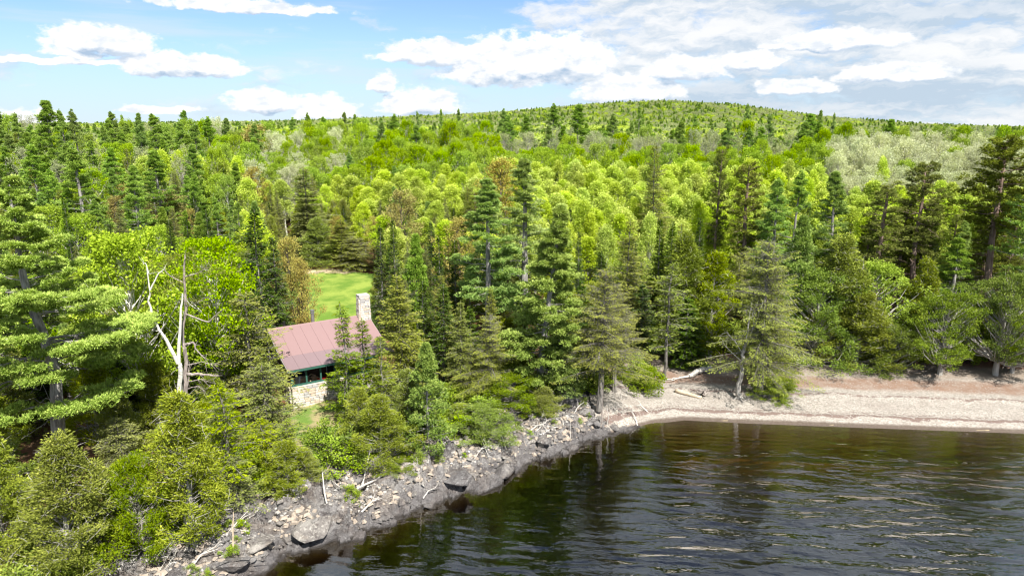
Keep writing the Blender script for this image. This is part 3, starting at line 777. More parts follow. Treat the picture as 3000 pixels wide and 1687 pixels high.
def clump_tree(seed, H, R, nclump, per, crad, prof, mat, bk, bare, el, ew, trunk_r=.16, fork=0.5, updir=.5, limb=1, twig=0, squash=.8, tbase=.42, bare_top=0, hollow=.45, fan=False, kink=.0, rag=1.0):
    """cedars, shrubs and broadleaved trees: leaf clumps on limbs, spread through the crown's volume"""
    r = np.random.default_rng(seed); tb, lf = MB(), Leaves(r)
    tt = np.linspace(0, 1, 9); sw = np.cumsum(r.normal(size=(9, 2)) * .04 * (1 + kink), 0) * H / 10
    tr = np.stack([sw[:, 0], sw[:, 1], tt * H * .96], 1); tb.tube(tr, trunk_r * (1 - tt) ** .8 + .012, 8)
    at = lambda z: np.array([np.interp(z, tr[:, 2], tr[:, 0]), np.interp(z, tr[:, 2], tr[:, 1]), z])
    az_b = r.random(5) * 6.28; amp_b = r.uniform(.06, .20, 5) * rag
    for c in range(nclump):
        t = r.random() ** .8 if bare < .2 else r.random()
        az = r.random() * 6.283
        bump = 1 + sum(a * math.cos(k_ * az + p_ + 4 * t) for a, p_, k_ in zip(amp_b, az_b, (1, 2, 3, 4, 5))) + .20 * rag * math.sin(21 * t + 2.5 * math.sin(az + az_b[0]) + az_b[1])
        rr = R * prof(t) * bump * (hollow + (1 - hollow) * r.random() ** .45)
        z = H * (bare + (1 - bare) * t)
        q = at(min(z, H * .95)) * [1, 1, 0] + np.array([math.cos(az) * rr, math.sin(az) * rr, z + r.normal() * .1])
        if limb and r.random() < limb:
            z0 = max(H * bare * .7, z - rr * fork * 1.2 - .1 * H * fork)
            p0 = at(min(z0, H * .9)); tb.tube(curve_pts(p0, q, -rr * .08, 5, r, rr * .03), np.linspace(.018 + .012 * rr * trunk_r / .16, .006, 5), 4, False)
        n = int(per * r.uniform(.7, 1.3)); o = r.normal(size=(n, 3)); o = unit(o) * (r.random((n, 1)) ** .5) * crad * r.uniform(.75, 1.3); o[:, 2] *= squash
        dirh = np.array([math.cos(az), math.sin(az), 0])
        D = unit(o) * .6 + dirh * .35 + np.array([0, 0, updir]) + r.normal(size=(n, 3)) * .45
        N = (np.cross(dirh, [0, 0, 1.0]) + r.normal(size=(n, 3)) * .5) if fan else (rdir(r, n) + [0, 0, .5])
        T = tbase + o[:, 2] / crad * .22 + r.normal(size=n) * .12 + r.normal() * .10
        lf.add(q + o, D, N, r.uniform(.7, 1.25, n) * el, ew, T)
        if twig:
            m = twig; twigs(tb, r, q + r.normal(size=(m, 3)) * crad * .3, dirh * .3 + r.normal(size=(m, 3)) * .6 + [0, 0, .2], r.uniform(.25, .8, m), .010)
    return tb.mesh('tree_trunk', M[bk]), lf.mesh('tree_crown', M[mat]), H, R

def cone_prof(t): return (1.02 - t) ** .72 * min(1.0, .45 + 3.5 * t)
def oval_prof(t): return max(.06, math.sin(math.pi * min(1, max(0, (t * .86 + .10)))) ** .62)
def top_prof(t): return max(.05, (1 - t) ** .55 * min(1, .55 + 1.8 * t))
def dome_prof(t): return max(.08, math.sqrt(max(0, 1 - (max(0, t - .35) / .66) ** 2)) * min(1, .72 + t))

def dead_tree(seed, pts_list, mat='drift', nt_=30, tw=.012, tl=.6):
    """bare limbs given as (points, radius at base, radius at tip)"""
    r = np.random.default_rng(seed); out_ = []
    for pts, ra, rb in pts_list:
        tb = MB(); pts = np.array(pts, float)
        t = np.linspace(0, 1, len(pts)); ts = np.linspace(0, 1, len(pts) * 3)
        P = np.stack([np.interp(ts, t, pts[:, i]) for i in range(3)], 1); P[1:-1] += r.normal(size=(len(ts) - 2, 3)) * ra * .25
        tb.tube(P, np.linspace(ra, rb, len(ts)), 7)
        m = nt_
        if m:
            i = r.integers(len(ts) // 3, len(ts), m); d = unit(P[-1] - P[0])
            twigs(tb, r, P[i], d * .7 + r.normal(size=(m, 3)) * .6, r.uniform(.3, 1, m) * tl, tw)
        out_.append(tb.mesh('branch', M[mat]))
    return out_

V_ = {}
V_['pine'] = [white_pine(21, 20, 4.4, .24, 1.0), white_pine(22, 20, 4.2, .34, .9, gap=.12), white_pine(23, 20, 4.6, .18, 1.0), white_pine(24, 20, 3.6, .22, .8, gap=.25, wind=.3)]
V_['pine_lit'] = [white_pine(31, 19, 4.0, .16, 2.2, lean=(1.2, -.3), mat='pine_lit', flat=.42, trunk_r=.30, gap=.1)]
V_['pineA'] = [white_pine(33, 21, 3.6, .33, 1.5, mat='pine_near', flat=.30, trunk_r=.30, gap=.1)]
_b = ray_at_z(183, 1410, 2.5); _tp = [ray_at_y(px_, py_, _b[1]) for px_, py_ in ((183, 1410), (166, 1200), (160, 1030), (112, 880), (72, 790), (35, 650), (20, 530))]
def _line(tt): return np.stack([np.interp(tt * 23, [p[2] - _b[2] for p in _tp], [(p[0] - _b[0]) / 1.15 for p in _tp]), tt * 0], 0).T
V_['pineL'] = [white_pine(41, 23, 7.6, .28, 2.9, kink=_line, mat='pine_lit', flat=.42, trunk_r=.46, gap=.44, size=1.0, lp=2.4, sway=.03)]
V_['pineB'] = [white_pine(24, 20, 3.8, .22, 1.0, gap=.25, wind=.3, mat='pine_near')]
V_['pineR'] = [white_pine(43, 24, 5.0, .35, .9, mat='pine', gap=.15)]
V_['ypine'] = [white_pine(51, 10, 2.7, .07, .75, mat='bluepine', flat=.45, trunk_r=.13, sway=.03), white_pine(52, 10, 2.5, .05, .8, mat='bluepine', flat=.45, trunk_r=.13, sway=.03)]
V_['redpine'] = [red_pine(61, 20, 3.5, .52, 1.4), red_pine(62, 20, 3.6, .6, 1.5), red_pine(63, 20, 2.6, .45, 1.0)]
V_['fir'] = [conifer(71, 14, 2.1, .04), conifer(72, 14, 1.9, .05, power=.95), conifer(73, 14, 2.4, .03, droop=.2, irregular=.3)]
V_['spruce'] = [conifer(75, 16, 2.7, .05, droop=.18, irregular=.32, mat='old', bk='b_old', perb=52, twig=2, el=.22, ew=.065), conifer(76, 16, 2.4, .1, droop=.1, irregular=.35, mat='old', bk='b_old', perb=46, twig=3, el=.22, ew=.065)]
V_['sfir'] = [conifer(81, 8, 1.35, .12, droop=.02, mat='sfir', bk='b_fir', step=.36, perb=46, irregular=.4, sparse=.1, trunk_r=.085, power=.75, el=.18, ew=.06), conifer(82, 8, 1.2, .2, droop=.05, mat='sfir', bk='b_fir', step=.40, perb=46, irregular=.45, sparse=.12, trunk_r=.085, power=.7, el=.18, ew=.06)]
V_['pfir'] = [conifer(83, 9, 1.3, .10, droop=.05, mat='pfir', bk='b_fir', step=.34, perb=90, irregular=.35, sparse=.06, trunk_r=.085, power=.8, el=.17, ew=.055), conifer(84, 9, 1.2, .16, droop=.08, mat='pfir', bk='b_fir', step=.36, perb=90, irregular=.35, sparse=.08, trunk_r=.085, power=.75, el=.17, ew=.055)]
V_['thin'] = [conifer(85, 11, 1.7, .3, droop=.05, mat='sfir', bk='b_old', step=.42, perb=44, irregular=.45, sparse=.22, trunk_r=.10, power=.6, twig=4, el=.2, ew=.06), conifer(86, 11, 1.9, .2, droop=.08, mat='old', bk='b_old', step=.38, perb=44, irregular=.45, sparse=.2, trunk_r=.11, power=.6, twig=5, el=.2, ew=.06)]
V_['old'] = [conifer(91, 15, 3.3, .12, droop=.22, mat='old', bk='b_old', step=.34, perb=62, irregular=.40, sparse=.12, trunk_r=.26, power=.62, twig=12, hang=.35, el=.19, ew=.05), conifer(93, 15, 3.2, .30, droop=.12, mat='old', bk='b_old', step=.36, perb=60, irregular=.5, sparse=.15, trunk_r=.30, power=.5, twig=16, hang=.3, el=.19, ew=.05), conifer(92, 15, 3.6, .2, droop=.34, mat='old', bk='b_old', step=.36, perb=62, irregular=.45, sparse=.12, trunk_r=.30, power=.55, twig=14, hang=.45, el=.19, ew=.05)]
V_['cedar'] = [clump_tree(101, 9, 2.1, 300, 105, .40, cone_prof, 'cedar', 'b_grey', .03, .15, .06, fan=True, updir=.35, limb=.6, twig=2, hollow=.4, rag=1.3),
               clump_tree(102, 9, 1.8, 250, 105, .36, cone_prof, 'cedar', 'b_grey', .10, .15, .06, fan=True, updir=.4, limb=.7, twig=3, hollow=.35, rag=1.5),
               clump_tree(103, 9, 2.5, 320, 105, .44, lambda t: cone_prof(t) * .9, 'cedar', 'b_grey', .02, .16, .062, fan=True, updir=.3, limb=.6, twig=3, hollow=.35, rag=1.6)]
V_['bush'] = [clump_tree(111, 7, 3.1, 220, 130, .52, dome_prof, 'bush', 'b_grey', .22, .15, .065, trunk_r=.24, fork=.6, updir=.15, squash=.42, hollow=.3, twig=1, rag=1.3),
              clump_tree(112, 6, 2.9, 220, 130, .50, dome_prof, 'bush', 'b_grey', .02, .15, .065, trunk_r=.16, fork=.6, updir=.25, squash=.55, hollow=.35, twig=2, rag=1.6)]
V_['aspen'] = [clump_tree(121 + i, 17, 2.2 + .25 * (i % 2), 190, 58, .52, top_prof, 'aspen', 'b_aspen', [.42, .36, .5, .3][i], .22, .15, trunk_r=.15, fork=1.3, updir=.35, limb=.8, hollow=.15, squash=1.5) for i in range(4)]
V_['birch'] = [clump_tree(131 + i, 14, 3.6, 170, 70, .70, oval_prof, 'birch', 'b_birch', [.25, .3][i], .22, .18, trunk_r=.16, fork=.8, updir=.2, limb=.7, hollow=.2, squash=.7, kink=.5) for i in range(2)]
V_['pale'] = [clump_tree(141 + i, 16, 3.9, 190, 46, .72, oval_prof, 'pale', 'b_grey', .3, .20, .15, trunk_r=.18, fork=.9, updir=.2, limb=.95, twig=4, hollow=.2) for i in range(2)]
V_['grey'] = [clump_tree(151 + i, 16, 3.7, 180, 34, .72, oval_prof, 'grey', 'b_grey', .3, .20, .15, trunk_r=.18, fork=.9, updir=.2, limb=.95, twig=6, hollow=.2) for i in range(2)]
V_['maple'] = [clump_tree(161, 12, 2.3, 120, 50, .6, oval_prof, 'maple', 'b_dark', .25, .20, .13, trunk_r=.12, fork=.8, updir=.3, limb=.9, twig=4, hollow=.25)]
V_['shrub'] = [clump_tree(171, 1.6, 1.1, 34, 60, .30, dome_prof, 'bush', 'b_dark', .02, .13, .07, trunk_r=.03, fork=.5, updir=.5, hollow=.3), clump_tree(172, 1.8, .9, 26, 44, .28, dome_prof, 'birch', 'b_dark', .05, .12, .08, trunk_r=.02, fork=.5, updir=.5, hollow=.3, twig=3)]

KIND = {'pine': 'white_pine', 'pine_lit': 'white_pine', 'pineA': 'white_pine', 'pineB': 'white_pine', 'pineL': 'white_pine', 'pineR': 'white_pine', 'ypine': 'young_white_pine', 'redpine': 'red_pine', 'fir': 'fir_tree', 'spruce': 'spruce_tree', 'sfir': 'young_fir', 'pfir': 'young_fir',
        'thin': 'thin_spruce', 'old': 'old_spruce', 'cedar': 'cedar_tree', 'bush': 'spreading_cedar', 'aspen': 'aspen_tree', 'birch': 'birch_tree', 'pale': 'poplar_tree', 'grey': 'budding_maple', 'maple': 'red_maple', 'shrub': 'shrub'}
RT = random.Random(5)
def tree(kind, x, y, h, label, group=None, w=None, var=None, rot=None, z=None, tilt=0.0, tdir=0.0, sink=.12):
    v = V_[kind][RT.randrange(len(V_[kind])) if var is None else var]
    tm, cm, H, R = v
    s = h / H; sx = s if w is None else w / (2 * R)
    e = bpy.data.objects.new(KIND[kind], None); C.objects.link(e); e.empty_display_size = 0.5
    e.location = (x, y, (tz(x, y) if z is None else z) - sink)
    e.rotation_euler = (tilt * math.cos(tdir), tilt * math.sin(tdir), RT.random() * 6.283 if rot is None else rot)
    e.scale = (sx, sx, s)
    e['label'] = label; e['category'] = 'shrub' if kind == 'shrub' else 'tree'
    if group: e['group'] = group
    a = obj('trunk', tm, e); b = obj('crown', cm, e)
    return e
OCC = []        # positions taken by hand-placed trees, with radius
def hero(kind, px, base=None, top=None, wpx=None, label='', Y=None, group=None, h=None, zb=None, free=1.6, **kw):
    """px/base/top are read from the photograph; the tree stands at the real distance they imply"""
    if Y is None:
        zg = 2.0
        for _ in range(12):
            p = ray_at_z(px, base, zg); zg = .5 * zg + .5 * tz(p[0], p[1])
        x, y = p[0], p[1]
    else:
        y = Y; x = ray_at_y(px, 843, Y)[0]
        for _ in range(3):
            zg = tz(x, y); f = y * math.cos(PITCH) - (zg + 5 - CAMZ) * math.sin(PITCH); x = (px - 1500) / 2000 * f
    zg = tz(x, y)
    if h is None: h = ray_at_y(px, top, y)[2] - zg
    f = y * math.cos(PITCH) - (zg + h * .5 - CAMZ) * math.sin(PITCH)
    w = None if wpx is None else wpx / 2000 * f
    OCC.append((x, y, free if w is None else max(free, w * .30)))
    return tree(kind, x, y, h, label, group, w, z=None, **kw)

# ------------------------------------------------------------------ hand-placed trees
hero('pineL', 183, 1410, 520, 700, 'massive leaning white pine with thick grey trunk and layered plates, at the lake edge', var=0, rot=0.0)
hero('cedar', 225, 1700, 1290, 330, 'big yellow-green cedar with bleached twigs at its top, below the massive leaning pine', var=2)
hero('cedar', 20, 1640, 1270, 240, 'dark cedar cut by the frame beside the big yellow-green cedar', var=0)
hero('cedar', 565, 1602, 1150, 240, 'tall cedar standing on a bleached trunk with splayed roots over the rocks', var=1)
hero('bush', 420, 1600, 1350, 240, 'wide tangled cedar between the yellow-green cedar and the bleached-root cedar', var=1)
hero('birch', 400, 1330, 690, 330, 'bright rounded birch behind the dead white-barked trunk', Y=49, var=0)
hero('birch', 655, 1300, 700, 260, 'bright birch with slight rusty top close to the tall dark spruce', Y=52, var=1)
hero('fir', 775, 1000, 610, 190, 'tall dark spruce with twin tops between the bright birch and the lawn', Y=60, var=2)
hero('fir', 815, 1000, 690, 120, 'dark fir leaning into the twin-topped spruce', Y=61.5, var=0)
hero('thin', 738, 1290, 850, 240, 'dull green spruce whose branches reach across the low end of the cabin roof', Y=49.8, var=1)
hero('thin', 790, 1290, 985, 150, 'dark green spruce hiding the low gable end of the cabin', Y=48.0, var=0)
hero('thin', 690, 1480, 1130, 200, 'slender spruce with bare lower trunk on the bank below the cabin', var=0)
hero('thin', 775, 1400, 1060, 200, 'bushy thin spruce standing against the stone porch wall end', Y=45.5, var=1)
hero('thin', 640, 1450, 1180, 150, 'young spruce beside the slender bare-trunked spruce', Y=41, var=1)
hero('cedar', 830, 1500, 1290, 150, 'slender cedar at the top of the pale rocks', Y=40.6, var=1)
hero('thin', 670, 1560, 1330, 150, 'low ragged spruce beneath the slender bare-trunked spruce', Y=38.6, var=1)
hero('pfir', 1005, 1190, 885, 125, 'slim young fir standing in front of the cabin porch, tip above the ridge', Y=49.6, var=0)
hero('pfir', 1079, 1180, 930, 110, 'slim young fir in front of the chimney end of the cabin', Y=51.0, var=1)
hero('cedar', 1050, 1372, 1135, 130, 'young cedar with sunny top standing below the porch', Y=45.5, var=1)
hero('sfir', 1125, 1250, 985, 100, 'young fir at the far end of the porch wall', Y=50.5, var=0)
hero('cedar', 1110, 1372, 1160, 190, 'wide young cedar beside the porch path', Y=44.6, var=0)
hero('cedar', 1190, 1300, 1080, 120, 'narrow green cedar between porch cedars and young pine', Y=48.5, var=1)
hero('ypine', 1257, 1335, 1008, 185, 'young blue-green pine with pale straight stem above the boulders', var=0)
hero('spruce', 1172, 1100, 800, 200, 'bushy olive spruce beside the stone chimney', Y=53.6, var=0)
hero('fir', 1120, 950, 660, 90, 'narrow black-green fir on the lawn edge, first of the row', Y=69, var=1)
hero('fir', 1160, 950, 640, 80, 'narrow black-green fir on the lawn edge, second of the row', Y=68, var=0)
hero('ypine', 1222, 950, 690, 130, 'pale blue-green young pine among the dark firs behind the chimney', Y=66, var=1)
hero('fir', 1290, 1060, 690, 80, 'slim dark fir below the orange budding maple', Y=67, var=1)
hero('fir', 1335, 1060, 700, 100, 'dark spire fir touching the pale-trunked pine', Y=66, var=0)
hero('fir', 1300, 1180, 830, 130, 'mid-green fir with dense skirts near the young blue-green pine', Y=56, var=0)
hero('spruce', 1350, 1210, 880, 120, 'dull spruce half hiding the mid-green fir', Y=54, var=1)
hero('pineA', 1430, 1100, 520, 270, 'tall white pine with pale straight trunk showing between its layers', Y=62, rot=.5)
hero('pineB', 1535, 1080, 460, 290, 'wind-bent white pine standing behind the two tall shore pines', Y=66)
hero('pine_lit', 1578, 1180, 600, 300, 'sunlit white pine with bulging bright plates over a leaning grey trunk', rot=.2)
hero('ypine', 1640, 1215, 960, 200, 'bright lower pine clump at the foot of the leaning pine', Y=56.2, var=1)
hero('old', 1437, 1190, 920, 170, 'ragged grey-twigged spruce with drooping boughs under the tall pines', var=1)
hero('bush', 1500, 1230, 1090, 190, 'bright green cedar bush on rusty needles below the tall pines', Y=54.0, var=1)
hero('bush', 1420, 1320, 1190, 190, 'cedar bush above the bleached driftwood pile', Y=49.5, var=1)
hero('cedar', 1590, 1240, 1130, 130, 'small cedar at the foot of the leaning pine trunk', Y=53.5, var=0)
hero('old', 1752, 1198, 790, 215, 'old spruce with grey hanging twigs where rocks meet the beach', var=1)
hero('old', 1800, 1150, 830, 160, 'second old spruce with flared roots behind the rocks', var=1, rot=2.0)
hero('spruce', 1830, 1080, 640, 170, 'olive spruce at the forest edge behind the old spruces', Y=70, var=1)
hero('thin', 1943, 1112, 770, 170, 'thin spruce with bare grey pole rising from the beach edge', var=0)
hero('fir', 2015, 1085, 870, 150, 'green fir behind the driftwood trunk', Y=66.5, var=0)
hero('cedar', 2000, 1085, 690, 180, 'tall cedar with full crown behind the driftwood trunk', Y=69, var=0)
hero('cedar', 2090, 1080, 740, 160, 'tall narrow cedar beside the bare grey beach tree', Y=68.5, var=1)
hero('old', 2226, 1160, 700, 270, 'huge drooping old spruce growing on the open gravel beach', var=2)
hero('old', 2240, 1118, 760, 200, 'dark trunked spruce pressed behind the huge beach spruce', var=0)
hero('bush', 2270, 1165, 1105, 120, 'tiny cedar bush hugging the base of the huge beach spruce', var=1)
hero('ypine', 2330, 1080, 640, 200, 'blue-green pine showing past the huge beach spruce', Y=70, var=0)
hero('bush', 2390, 1100, 800, 260, 'dense cedar clump next to the huge beach spruce', Y=67, var=1)
hero('cedar', 2440, 1096, 700, 260, 'tall full cedar under the paper birch', Y=68, var=2)
hero('cedar', 2520, 1100, 860, 230, 'rounded cedar whose skirt spills onto the gravel', Y=65.5, var=2)
hero('birch', 2540, 1080, 770, 200, 'bright yellow-green birch with white stem above the beach cedars', Y=67.5, var=0)
hero('bush', 2612, 1100, 950, 170, 'round dark green cedar bush between birch and umbrella cedar', Y=65, var=1)
hero('bush', 2752, 1098, 850, 200, 'umbrella-shaped cedar with short grey trunk on the upper beach', var=0)
hero('bush', 2915, 1100, 800, 210, 'large layered cedar standing on rusty needles at the beach end', var=0)
hero('bush', 2990, 1140, 900, 160, 'layered cedar cut by the frame at the beach end', Y=64, var=0)
hero('redpine', 2565, 1060, 540, 180, 'red pine with snaggy dead limbs above the birch', Y=72, var=2)
hero('redpine', 2622, 1000, 590, 120, 'slim red pine close to the snaggy red pine', Y=75, var=2)
hero('redpine', 2665, 1000, 480, 220, 'red pine with broad dark head behind the umbrella cedar', Y=74, var=0)
hero('redpine', 2903, 1000, 410, 280, 'tallest red pine with clear trunk and wide dark top', Y=71, var=1)
hero('redpine', 2870, 1000, 600, 160, 'red pine trunk twin standing beside the tallest red pine', Y=73, var=0)
hero('redpine', 2087, 900, 435, 90, 'nearly bare black pole pine rising over the yellow aspens', Y=80, var=2)
hero('redpine', 2150, 900, 480, 150, 'grey-trunked thin red pine next to the black pole pine', Y=77, var=2)
hero('redpine', 1405, 700, 560, 110, 'thin pine top against the bright aspens', Y=84, var=2)
hero('spruce', 1908, 900, 420, 140, 'tall brownish spruce spire standing clear above the bright aspens', Y=86, var=1)
hero('pine', 2250, 900, 520, 210, 'green white pine above the huge beach spruce', Y=74, var=2)
hero('pine', 2310, 900, 500, 160, 'dark white pine behind the beach spruce', Y=80, var=1)
hero('pine', 2425, 900, 500, 200, 'shapely dark pine over the full cedar', Y=78, var=0)
hero('pine', 2780, 1000, 690, 230, 'dense low white pine shading the upper beach', Y=70, var=2)
hero('pineR', 3020, 1000, 300, 300, 'towering pine cut by the frame above the beach end', Y=66)
hero('fir', 2345, 900, 600, 60, 'thin black fir spire beside the shapely dark pine', Y=75, var=1)
hero('fir', 1695, 900, 680, 60, 'thin black fir spire below the bright aspens, near the sunlit pine', Y=74, var=1)
hero('fir', 1760, 900, 740, 110, 'dark fir in the shade beside the sunlit pine', Y=72, var=0)
hero('fir', 1925, 900, 640, 80, 'thin dark fir beside the brownish spruce spire', Y=76, var=1)
hero('fir', 1960, 900, 650, 90, 'second thin dark fir beside the brownish spruce spire', Y=75, var=0)
hero('fir', 1850, 900, 700, 90, 'dark fir at the aspen edge behind the old spruces', Y=75, var=0)
hero('fir', 2040, 900, 640, 80, 'dark fir between the spruce spire and black pole pine', Y=77, var=1)
hero('spruce', 905, 800, 490, 190, 'dark spruce pyramid rising behind the lawn', Y=100, var=0)
hero('spruce', 1000, 800, 640, 150, 'grey-green spruce at the far edge of the lawn', Y=97, var=1)
hero('old', 1035, 810, 690, 160, 'low drooping spruce at the far edge of the lawn', Y=95.5, var=0)
hero('cedar', 930, 810, 640, 120, 'light cedar at the far edge of the lawn', Y=96, var=0)
hero('maple', 860, 900, 700, 110, 'rusty budding maple at the lawn edge beside the dark spruce', Y=64, var=0)
hero('maple', 880, 940, 760, 90, 'low orange maple reaching over the lawn', Y=63, var=0)
hero('maple', 1180, 800, 560, 120, 'orange-tinged maple above the dark lawn-edge firs', Y=86, var=0)
hero('maple', 1350, 900, 640, 110, 'rust-orange maple beside the pale-trunked pine', Y=76, var=0)
hero('maple', 1475, 620, 470, 140, 'faint orange maple crown behind the pale-trunked pine', Y=92, var=0)
hero('maple', 490, 700, 560, 130, 'peach-coloured maple among the mixed conifers', Y=100, var=0)
hero('fir', 555, 800, 640, 70, 'small dark fir spire in the mixed stand', Y=84, var=1)
hero('fir', 215, 800, 570, 60, 'slim dark fir spire behind the massive leaning pine', Y=78, var=0)
hero('fir', 510, 800, 640, 80, 'dark fir spire above the bright rounded birch', Y=76, var=0)
for i, (px, top, Y, w, ad) in enumerate([(75, 330, 150, 90, 'rounded'), (175, 293, 120, 190, 'tall windswept'), (215, 320, 126, 110, 'spiky'), (252, 322, 128, 110, 'narrow'), (430, 330, 140, 90, 'slender'), (476, 330, 132, 150, 'broad'),
                                         (380, 335, 175, 60, 'distant small'), (590, 360, 135, 130, 'dark'), (625, 343, 150, 110, 'feathery'), (675, 345, 152, 90, 'lopsided'), (812, 352, 170, 60, 'little'), (868, 345, 175, 80, 'forked'),
                                         (915, 332, 180, 70, 'leaning'), (958, 340, 185, 90, 'ragged'), (1018, 326, 185, 75, 'spired'), (1045, 334, 190, 60, 'squat'), (1122, 342, 190, 70, 'thin'), (1160, 335, 195, 90, 'bushy'), (1228, 323, 185, 45, 'lone spiky'),
                                         (1295, 318, 190, 50, 'slim'), (1345, 318, 195, 60, 'pointed'), (1435, 330, 190, 50, 'short'), (1480, 320, 180, 90, 'full'), (1540, 335, 170, 90, 'full dark'), (1615, 305, 175, 110, 'tall full'), (1690, 303, 165, 150, 'big layered'),
                                         (2172, 303, 170, 75, 'tall flagged'), (2240, 335, 165, 90, 'open'), (2380, 322, 180, 60, 'crooked'), (2423, 330, 185, 50, 'bent'), (1868, 310, 230, 60, 'small dark'), (2030, 335, 210, 70, 'stout')]):
    hero('pine', px, 600, top, w * 1.0, f'{ad} white pine number {i + 1} breaking the skyline'.replace(f' number {i + 1}', ''), Y=Y, group='pines breaking the skyline', free=1.5)
for i, (px, top, Y, w, t) in enumerate([(255, 430, 92, 220, 'layered dark pine behind the massive leaning pine'), (130, 420, 95, 180, 'dark pine at the inland side of the massive leaning pine'), (480, 440, 100, 190, 'dark pyramid pine in the mixed stand'),
                                        (410, 480, 90, 140, 'short dark pine beside the pyramid pine'), (580, 420, 112, 150, 'dark pine in front of the feathery skyline pine'), (345, 430, 110, 150, 'green pine behind the layered dark pine'), (760, 400, 130, 120, 'green pine with a rusty neighbour')]):
    hero('pine', px, 700, top, w, t, Y=Y)
for i, (k_, px, Y, top, w) in enumerate([('cedar', 20, 47, 1010, 200), ('fir', 95, 50, 1000, 200), ('cedar', 260, 46, 1060, 200), ('fir', 330, 49, 960, 190), ('cedar', 340, 43.5, 1150, 170), ('cedar', 450, 47, 1060, 190), ('thin', 335, 41.0, 1220, 160),
                                          ('cedar', 395, 51, 930, 180), ('fir', 20, 56, 830, 190), ('fir', 130, 58, 800, 180), ('spruce', 270, 56, 820, 190), ('fir', 590, 50, 960, 160), ('cedar', 615, 46.5, 1100, 150), ('cedar', 590, 42.5, 1180, 150), ('thin', 620, 39.8, 1290, 130),
                                          ('spruce', 480, 55, 820, 160), ('cedar', 700, 53, 960, 130), ('cedar', 500, 43, 1200, 140), ('bush', -60, 38, 1330, 300), ('thin', 330, 36.6, 1400, 180), ('bush', 130, 33, 1560, 260), ('thin', 490, 39.0, 1330, 140), ('cedar', -90, 44, 1050, 260),
                                          ('fir', -60, 52, 800, 240), ('thin', 830, 43.5, 1230, 120), ('thin', 760, 42.3, 1230, 140), ('cedar', 880, 41.8, 1310, 100), ('bush', 1150, 44.6, 1330, 130), ('cedar', 1340, 50.5, 1180, 120), ('fir', 1380, 58, 900, 120), ('spruce', 1290, 60, 800, 120),
                                          ('cedar', 1200, 55, 950, 120), ('fir', 1240, 59, 820, 110), ('cedar', 1650, 60, 900, 150), ('fir', 1700, 63, 820, 120), ('cedar', 1490, 60, 930, 140), ('fir', 1530, 64, 820, 130), ('fir', 1880, 68, 830, 130), ('spruce', 1990, 72, 650, 130)]):
    nb = 'around the massive leaning pine' if px < 300 else 'between the massive pine and the bleached-root cedar' if px < 600 else 'on the bank beside the cabin' if px < 900 else 'on the bank between cabin and tall shore pines' if px < 1450 else 'in the shade around the old spruces'
    nm_ = {'cedar': 'full yellow-green cedar', 'fir': 'shaded dark fir', 'bush': 'low sprawling cedar', 'spruce': 'dull olive spruce', 'thin': 'thin open spruce'}[k_]
    pl_ = {'cedar': 'full cedars', 'fir': 'shaded firs', 'bush': 'sprawling cedars', 'spruce': 'dull spruces', 'thin': 'thin spruces'}[k_]
    hero(k_, px, None, top, w, f'{nm_} {nb}', Y=Y, group=f'{pl_} {nb}', free=.8)
hero('maple', 765, 600, 370, 130, 'tall rust-tinted maple near the skyline above the bright birches', Y=150)

# ------------------------------------------------------------------ the forest behind, tree by tree up to about 170 m
AD = {'pine': ('dark layered white pine', 'white pines'), 'fir': ('dark narrow fir', 'firs'), 'spruce': ('olive green spruce', 'spruces'), 'cedar': ('yellow-green cedar', 'cedars'), 'aspen': ('bright new-leaved aspen', 'aspens'),
      'birch': ('bright rounded birch', 'birches'), 'pale': ('pale budding poplar', 'pale poplars'), 'grey': ('grey-green budding maple', 'grey maples'), 'maple': ('rusty budding maple', 'rusty maples'), 'ypine': ('blue-green young pine', 'young pines'),
      'redpine': ('long-trunked red pine', 'red pines'), 'old': ('ragged grey-green spruce', 'old spruces'), 'thin': ('thin open spruce', 'thin spruces'), 'bush': ('low spreading cedar', 'spreading cedars')}
def place_words(px, Y):
    cols = [(240, 'behind the massive leaning pine'), (520, 'inland of the dead white-barked trunk'), (800, 'inland of the tall dark spruce'), (1120, 'beyond the lawn'), (1380, 'behind the dark lawn-edge firs'), (1700, 'behind the two tall shore pines'),
            (2000, 'behind the driftwood end of the beach'), (2300, 'behind the huge beach spruce'), (2620, 'behind the paper birch on the beach'), (9999, 'behind the tallest red pine')]
    c = next(t for k_, t in cols if px < k_)
    row = 'close' if Y < 84 else 'partway back' if Y < 112 else 'far back' if Y < 145 else 'at the back'
    return c, row
